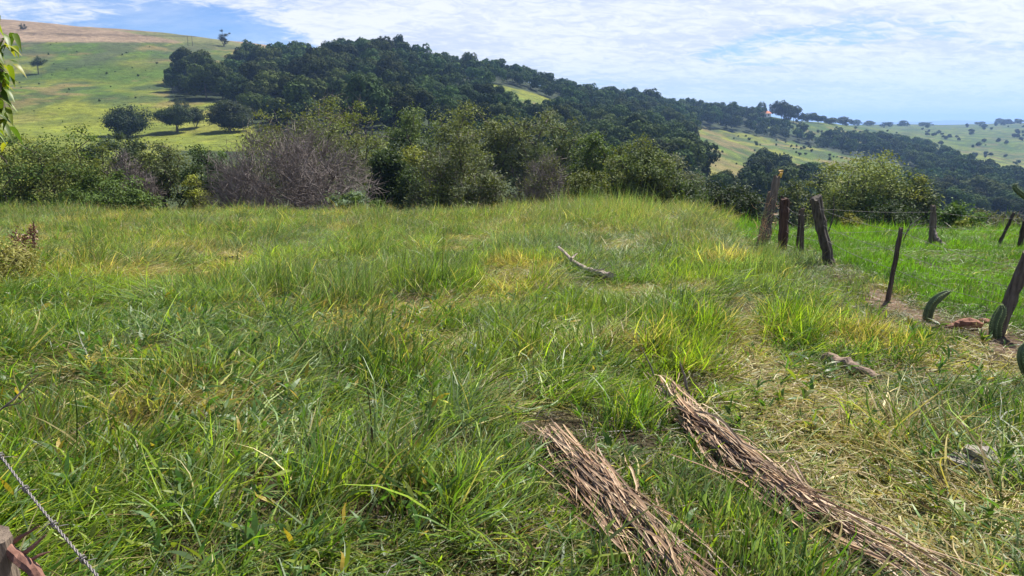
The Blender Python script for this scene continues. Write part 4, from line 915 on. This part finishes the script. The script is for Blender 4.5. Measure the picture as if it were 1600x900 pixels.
for (y0, y1, dens, per, nseg, wd, hs) in BANDS:
    tx, ty = scatter(y0, y1, dens, r)
    px, py = px_of(tx, ty); hol = sstep(.60, .70, fbm(tx / .38 + 3, ty / .38, 301, 3)) * sstep(.45, .55, fbm(tx / 2.5, ty / 2.5, 303, 2)) * (ty < 16); hol = np.maximum(hol, holes(tx, ty)); keep = (r.random(len(tx)) > bare(tx, ty) * 1.05) & (r.random(len(tx)) > hol * .97) & (r.random(len(tx)) > piled(tx, ty) * .58)
    edge = 27.0 - 7.0 * sstep(1060, 1230, px); keep &= ty < edge
    tx, ty = tx[keep], ty[keep]; h, dry, pas, lean, ang, tus, crest = field(tx, ty)
    per_ = r.poisson(per, len(tx)) + 2; ix = np.repeat(np.arange(len(tx)), per_); n = len(ix); cnt += n
    rx = tx[ix] + r.normal(size=n) * .045 * (1 + y0 * .03); ry = ty[ix] + r.normal(size=n) * .045 * (1 + y0 * .03)
    root = np.stack([rx, ry, H(rx, ry) - .004], -1)
    hh = h[ix] * np.clip(r.normal(1, .28, n), .35, 1.9) * np.repeat(np.clip(r.normal(1, .42, len(tx)), .35, 2.3), per_) * hs
    a = ang[ix] + r.normal(size=n) * (1.15 - .75 * lean[ix]) + np.where(r.random(n) < .26, r.uniform(-3, 3, n), 0)
    ln = np.clip(lean[ix] + r.normal(size=n) * .17, .03, .97)
    tone = np.clip(fbm(tx / 1.3, ty / 1.3, 241, 3) * 1.2 - .08 + r.normal(size=len(tx)) * .15, 0, 1)[ix]; tb_ = np.clip(r.normal(1, .30, len(tx)), .4, 1.9)[ix][:, None]
    gi = np.clip((tone * 1.9 - .45) * 3 + r.normal(size=n) * .8, 0, 2.99).astype(int)         # 0 dark .. 2 yellow-green
    pal = np.array([GREEN[3], GREEN[0], GREEN[2]]); colg = pal[gi]
    sil = (r.random(n) < (.20 + .35 * crest + .42 * sstep(7, 13, ty) * (1 - pas) + .50 * sstep(.55, .7, fbm(tx / 2.2, ty / 2.2, 251, 3)) * (1 - pas))[ix]); colg = np.where(sil[:, None], GREEN[4 + (r.random(n) < .5) * 1], colg)  # silvery grey-green blade tints; the glossy sheen is put into the colour
    colg = np.where((pas[ix] > .5)[:, None], GREEN[1] * np.array([.78, .95, .9]), colg)
    colg = colg * (1 + .10 * crest[ix][:, None])
    isd = r.random(n) < dry[ix] * (1 - .88 * pas[ix]); cols = STRAW[r.integers(5, size=n)]
    col = np.where(isd[:, None], cols, colg) * tb_ * np.clip(r.normal(1, .2, n), .5, 1.7)[:, None]
    tip = np.where((r.random(n) < .22)[:, None], STRAW[r.integers(5, size=n)] * .8, col)
    wd_ = wd * np.clip(r.normal(1, .35, n), .4, 2.2); ln = np.where(isd, np.clip(ln + .2, 0, .97), ln)
    push(*blades(root, a, hh * 1.15, ln, wd_, col, nseg, r, tip))
    # flattened litter
    lx, ly = scatter(y0, y1, dens * 1.6, r); k = (r.random(len(lx)) > piled(lx, ly) * .8); lx, ly = lx[k], ly[k]; epx, _ = px_of(lx, ly); k = ly < 26 - 7 * sstep(1060, 1230, epx); lx, ly = lx[k], ly[k]; n = len(lx)
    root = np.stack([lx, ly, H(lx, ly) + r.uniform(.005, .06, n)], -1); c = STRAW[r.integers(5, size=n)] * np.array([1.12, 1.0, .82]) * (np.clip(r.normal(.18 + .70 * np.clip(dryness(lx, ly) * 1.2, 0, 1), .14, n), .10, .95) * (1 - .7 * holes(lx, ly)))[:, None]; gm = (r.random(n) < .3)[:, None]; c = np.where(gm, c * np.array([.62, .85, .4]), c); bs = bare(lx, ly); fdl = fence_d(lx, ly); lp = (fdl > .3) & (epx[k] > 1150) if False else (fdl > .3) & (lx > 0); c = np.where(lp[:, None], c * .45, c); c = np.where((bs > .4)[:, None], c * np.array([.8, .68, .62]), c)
    push(*blades(root, r.uniform(0, 6.28, n), r.uniform(.06, .26, n) * (1 - .5 * (bs > .4)), np.full(n, .96), np.full(n, wd * .9), c, 2, r))
print('blades', cnt)
# seed stalks over the far grass and a few near
for (y0, y1, dens, L0, wd) in ((12, 31, 26, .62, .011), (5, 12, 7, .42, .005), (1.4, 5, 3.0, .38, .003)):
    x, y = scatter(y0, y1, dens, r); h, dry, pas, lean, ang, tus, crest = field(x, y); px, _ = px_of(x, y)
    k = (pas < .3) & (y < 26.5 - 7 * sstep(1060, 1230, px)) & (r.random(len(x)) < .35 + .65 * crest) & (piled(x, y) < .3); x, y, h, crest, ang = x[k], y[k], h[k], crest[k], ang[k]; n = len(x)
    root = np.stack([x, y, H(x, y)], -1); a = ang + r.normal(size=n) * .8; Ls = h * 1.15 + L0 * r.uniform(.3, .7, n) * (.55 + .3 * crest); ln = np.clip(r.normal(.25, .14, n), .02, .7)
    c = np.where((r.random(n) < .5)[:, None], np.array([.24, .25, .11]), np.array([.33, .27, .16])) * r.uniform(.7, 1.2, n)[:, None]
    V, q_, C = blades(root, a, Ls, ln, np.full(n, wd * .45), c, 4, r); push(V, q_, C)
    tipp = V.reshape(n, 5, 2, 3)[:, 3:].mean(2)                 # feathery head along the last quarter
    for s in range(7):
        f = r.random(n)[:, None]; rt = tipp[:, 0] * (1 - f) + tipp[:, 1] * f
        push(*blades(rt, r.uniform(0, 6.28, n), np.full(n, .05 + .004 * y0), np.clip(r.normal(.6, .2, n), .1, .95), np.full(n, wd * .6), c * np.array([1.1, 1.0, .95]), 1, r))
o = obj('grass', mesh('grass', np.concatenate(acc[0]), [np.concatenate(acc[1])], GRASS, np.concatenate(acc[2])))
tag(o, 'tall wild grass, green and straw-coloured, covering the field', 'grass', None, 'stuff')
# broad-leaved weeds among the near grass
acc = [[], [], []]; nv = 0
x, y = scatter(1.2, 8, 48, r); px, py = px_of(x, y); k = (r.random(len(x)) < .25 + .6 * (px < 700)) & (fence_d(x, y) < -.2) & (piled(x, y) < .4); x, y = x[k], y[k]
per_ = r.integers(4, 9, len(x)); ix = np.repeat(np.arange(len(x)), per_); n = len(ix); h, dry, pas, lean, ang, tus, crest = field(x, y)
root = np.stack([x[ix] + r.normal(size=n) * .012, y[ix] + r.normal(size=n) * .012, 0 * x[ix]], -1); root[:, 2] = H(root[:, 0], root[:, 1]) + h[ix] * r.uniform(.15, .7, n)
c = np.where((r.random(n) < .25)[:, None], np.array([.20, .25, .04]), np.array([.075, .155, .030])) * np.clip(r.normal(1, .2, n), .6, 1.5)[:, None]; c = np.where((r.random(n) < .05)[:, None], np.array([.42, .30, .05]), c)
push(*blades(root, r.uniform(0, 6.28, n), r.uniform(.05, .16, n), np.clip(r.normal(.65, .2, n), .1, .96), r.uniform(.011, .030, n), c, 5, r, None, 1))
o = obj('weeds', mesh('weeds', np.concatenate(acc[0]), [np.concatenate(acc[1])], GRASS, np.concatenate(acc[2])))
tag(o, 'low broad-leaved weeds growing through the near grass', 'weeds', None, 'stuff')

# ------------------------------------------------------------------ near left: overhanging branch, wire, corner post, thorny twigs
def leafcloud(C, L0, w0, n_per, r, cols, droop=1.0):
    V = []; Q = []; Cc = []; nvv = 0
    for c in C:
        for k in range(n_per):
            a = r.uniform(0, 6.28); L_ = L0 * r.uniform(.7, 1.25); t = np.linspace(0, 1, 6)[:, None]
            dh = np.array([math.cos(a), math.sin(a), 0]); dn = r.uniform(.5, 1.1) * droop
            pts_ = c + r.normal(size=3) * .03 + dh * L_ * .65 * t + np.array([0, 0, -1.]) * L_ * dn * t ** 1.6 * .8; sv = np.array([-dh[1], dh[0], r.normal() * .3]); pr = w0 / 2 * np.array([.1, .8, 1, .85, .45, .02])[:, None]
            fold = np.array([0, 0, .35]) * pr
            v_ = np.stack([pts_ - sv * pr + fold, pts_, pts_ + sv * pr + fold], 1).reshape(-1, 3); b_ = np.arange(5)[:, None] * 3
            Q.append(np.concatenate([np.concatenate([b_, b_ + 1, b_ + 4, b_ + 3], 1), np.concatenate([b_ + 1, b_ + 2, b_ + 5, b_ + 4], 1)]) + nvv); V.append(v_); nvv += 18
            Cc.append(np.repeat((np.array(cols[r.integers(len(cols))]) * r.uniform(.8, 1.25))[None], 18, 0))
    return np.concatenate(V), np.concatenate(Q), np.concatenate(Cc)
r = np.random.default_rng(31); Yb = 3.3; tb = P(-175, 300, Yb); bz0 = float(H(tb[0], Yb))
e = empty('young_tree', (tb[0], Yb, bz0), 'young tree with long drooping yellow-green leaves overhanging the top left corner', 'tree')
o0 = np.array([tb[0], Yb, bz0]); crown = [P(*q_) for q_ in ((-40, 60, 3.2), (-12, 70, 3.3), (-18, 110, 3.2), (2, 62, 3.35), (-10, 140, 3.3), (-25, 175, 3.2), (-2, 105, 3.3), (-60, 20, 3.4), (-100, 60, 3.6), (-90, 130, 3.0), (-130, -20, 3.3), (-4, 165, 3.3), (-16, 200, 3.35), (-60, 90, 3.3), (-30, 30, 3.2), (-8, 85, 3.25), (-12, 125, 3.35), (-12, 190, 3.2))]
T = np.array(crown) - o0; nd, par, w_, tips = skeleton(T, np.zeros(3), r, 1.3, 1, step=.2); mb = MB(); branches_mesh(nd, par, w_, .035, mb, .003); obj('trunk', mb.mesh('trunk', BARK, True), e)
V, q_, c = leafcloud(T, .105, .026, 12, r, [(.20, .26, .025), (.11, .17, .02), (.30, .30, .03), (.07, .12, .02)]); obj('crown', mesh('crown', V, [q_], GRASS, c, None, True), e)
# twisted barbed wire
A = P(-60, 628, 1.18); B = P(178, 930, .86); n = 90; t = np.linspace(0, 1, n)[:, None]; base = A + (B - A) * t - np.array([0, 0, .012]) * np.sin(np.pi * t); dv = (B - A) / np.linalg.norm(B - A)
s1 = np.cross(dv, [0, 0, 1.]); s1 /= np.linalg.norm(s1); s2 = np.cross(dv, s1); e = empty('barbed_wire', tuple(A), 'thick twisted two-strand barbed wire crossing the bottom left corner', 'wire')
n = 420; t = np.linspace(0, 1, n)[:, None]; base = A + (B - A) * t - np.array([0, 0, .012]) * np.sin(np.pi * t); ph = t * 2 * np.pi * 26
for k in range(2):
    mb = MB(); V, fs = tube(base + (s1 * np.cos(ph + k * np.pi) + s2 * np.sin(ph + k * np.pi)) * .0013 - A, .00115, 7); mb.add(V, fs); obj('strand', mb.mesh('strand', WIRE, True), e)
for f in (.30, .475, .66, .83, .965):
    c = A + (B - A) * f - np.array([0, 0, .012]) * math.sin(math.pi * f) - A; a = np.linspace(0, 2 * np.pi * 2.5, 40)[:, None]
    coil = c + (s1 * np.cos(a) + s2 * np.sin(a)) * .0042 + dv * (a - 7.8) * .0009
    d1 = s1 * .8 + s2 * .7; d2 = s1 * -.9 + s2 * .3; P_ = np.concatenate([[coil[0] + d1 * .014], coil, [coil[-1] + d2 * .014]]); V, fs = tube(P_, np.concatenate([[.0004], np.full(40, .0010), [.0004]]), 5); mb = MB(); mb.add(V, fs); obj('barb', mb.mesh('barb', WIRE, True), e)
# corner post and thorny stem
Yq = .92; tp = P(-26, 842, Yq); gz = float(H(tp[0], Yq)); e = empty('corner_post', (tp[0], Yq, gz), 'rough grey-brown wooden post cut by the bottom left corner', 'post')
V, fs = tube([(0, 0, -.1), (0, 0, .2), (.004, 0, .4), (0, 0, (tp[2] - gz) * .8), (0, 0, tp[2] - gz)], [.042, .041, .04, .039, .036], 14, None, .05, 3); mb = MB(); mb.add(V, fs, (1.6, 1.5, 1.35)); obj('shaft', mb.mesh('shaft', POSTW), e)
THORN = rough_mat('thorn_bark', (.11, .05, .035), (.27, .14, .10), 40, bump=.3)
limb('thorny_stem', 'reddish brown thorny dead stem at the bottom left corner beside the wire', 'stem', [P(-30, 815, .95), P(8, 850, .93), P(40, 880, .90), P(80, 925, .86)], [.010, .009, .009, .008], THORN,
     [([P(10, 855, .93), P(34, 838, .93), P(62, 822, .93)], [.004, .003, .001]), ([P(30, 872, .92), P(50, 855, .91), P(72, 836, .91)], [.004, .003, .001]), ([P(42, 880, .91), P(60, 868, .9), P(78, 862, .9)], [.0035, .0025, .001])], seed=12, pn='stem')
limb('bare_twig', 'thin dark bare forked twig at the left edge above the wire', 'twig', [P(-30, 665, 1.5), P(20, 625, 1.55), P(60, 585, 1.6)], [.003, .002, .001], BARK, [([P(5, 636, 1.53), P(30, 630, 1.5), P(55, 612, 1.5)], [.0016, .0012, .0006])])
# brown seeded weeds on the left
r = np.random.default_rng(66)
for k, (px, base, top, lab) in enumerate(((54, 392, 352, 'rightmost brown seeded weed stalk at the left edge of the field'), (38, 396, 366, 'shorter brown seeded weed stalk left of the tallest one'), (22, 400, 362, 'leaning brown seeded weed stalk nearest the left edge'))):
    g = gp(px, base + 28); Yw = g[1]; e = empty('dock_plant', tuple(g), lab, 'weed', 'brown seeded weeds at the left'); tpt = P(px + (k - 1) * 2, top, Yw) - g
    mb = MB(); V, fs = tube([(0, 0, -.05), tpt * .5 + [.02, 0, 0], tpt], [.006, .005, .003], 5); mb.add(V, fs, (.3, .18, .1)); obj('stem', mb.mesh('stem', FROND), e)
    mb = MB()
    for q_ in range(120):
        f = r.uniform(.45, 1.0); c = tpt * f + r.normal(size=3) * .03; d = r.normal(size=3) * .025; V, fs = tube([c, c + d], [.010, .004], 4); mb.add(V, fs, np.array([.22, .10, .05]) * r.uniform(.6, 1.6))
    obj('seed_head', mb.mesh('seed_head', FROND), e)
tree('shrub', 'sprawling straw-coloured weedy shrub at the left edge of the field', 'shrub', -10, 372, 9.5, 130, (.22, .21, .06), .02, 70, 60, .26, .03, 6, dead=0, r0=.012, asp=.3)

# ------------------------------------------------------------------ air
def hz_(t, n, l):
    p = n('ShaderNodeVolumePrincipled'); p.inputs['Color'].default_value = (.34, .54, 1.0, 1); p.inputs['Density'].default_value = .00020; p.inputs['Anisotropy'].default_value = .2
    o = n('ShaderNodeOutputMaterial'); l(p.outputs[0], o.inputs['Volume'])
HZ = mat('haze', hz_)
zmin = float(Z1.min()) - 1.5; zmax = 100.0; zmin = min(zmin, -125)
mb = MB(); V, fs = box((0, 4700, (zmin + zmax) / 2), (23000, 10600, zmax - zmin)); mb.add(V, fs)
o = obj('haze', mb.mesh('haze', HZ)); tag(o, None, None, None, 'stuff')
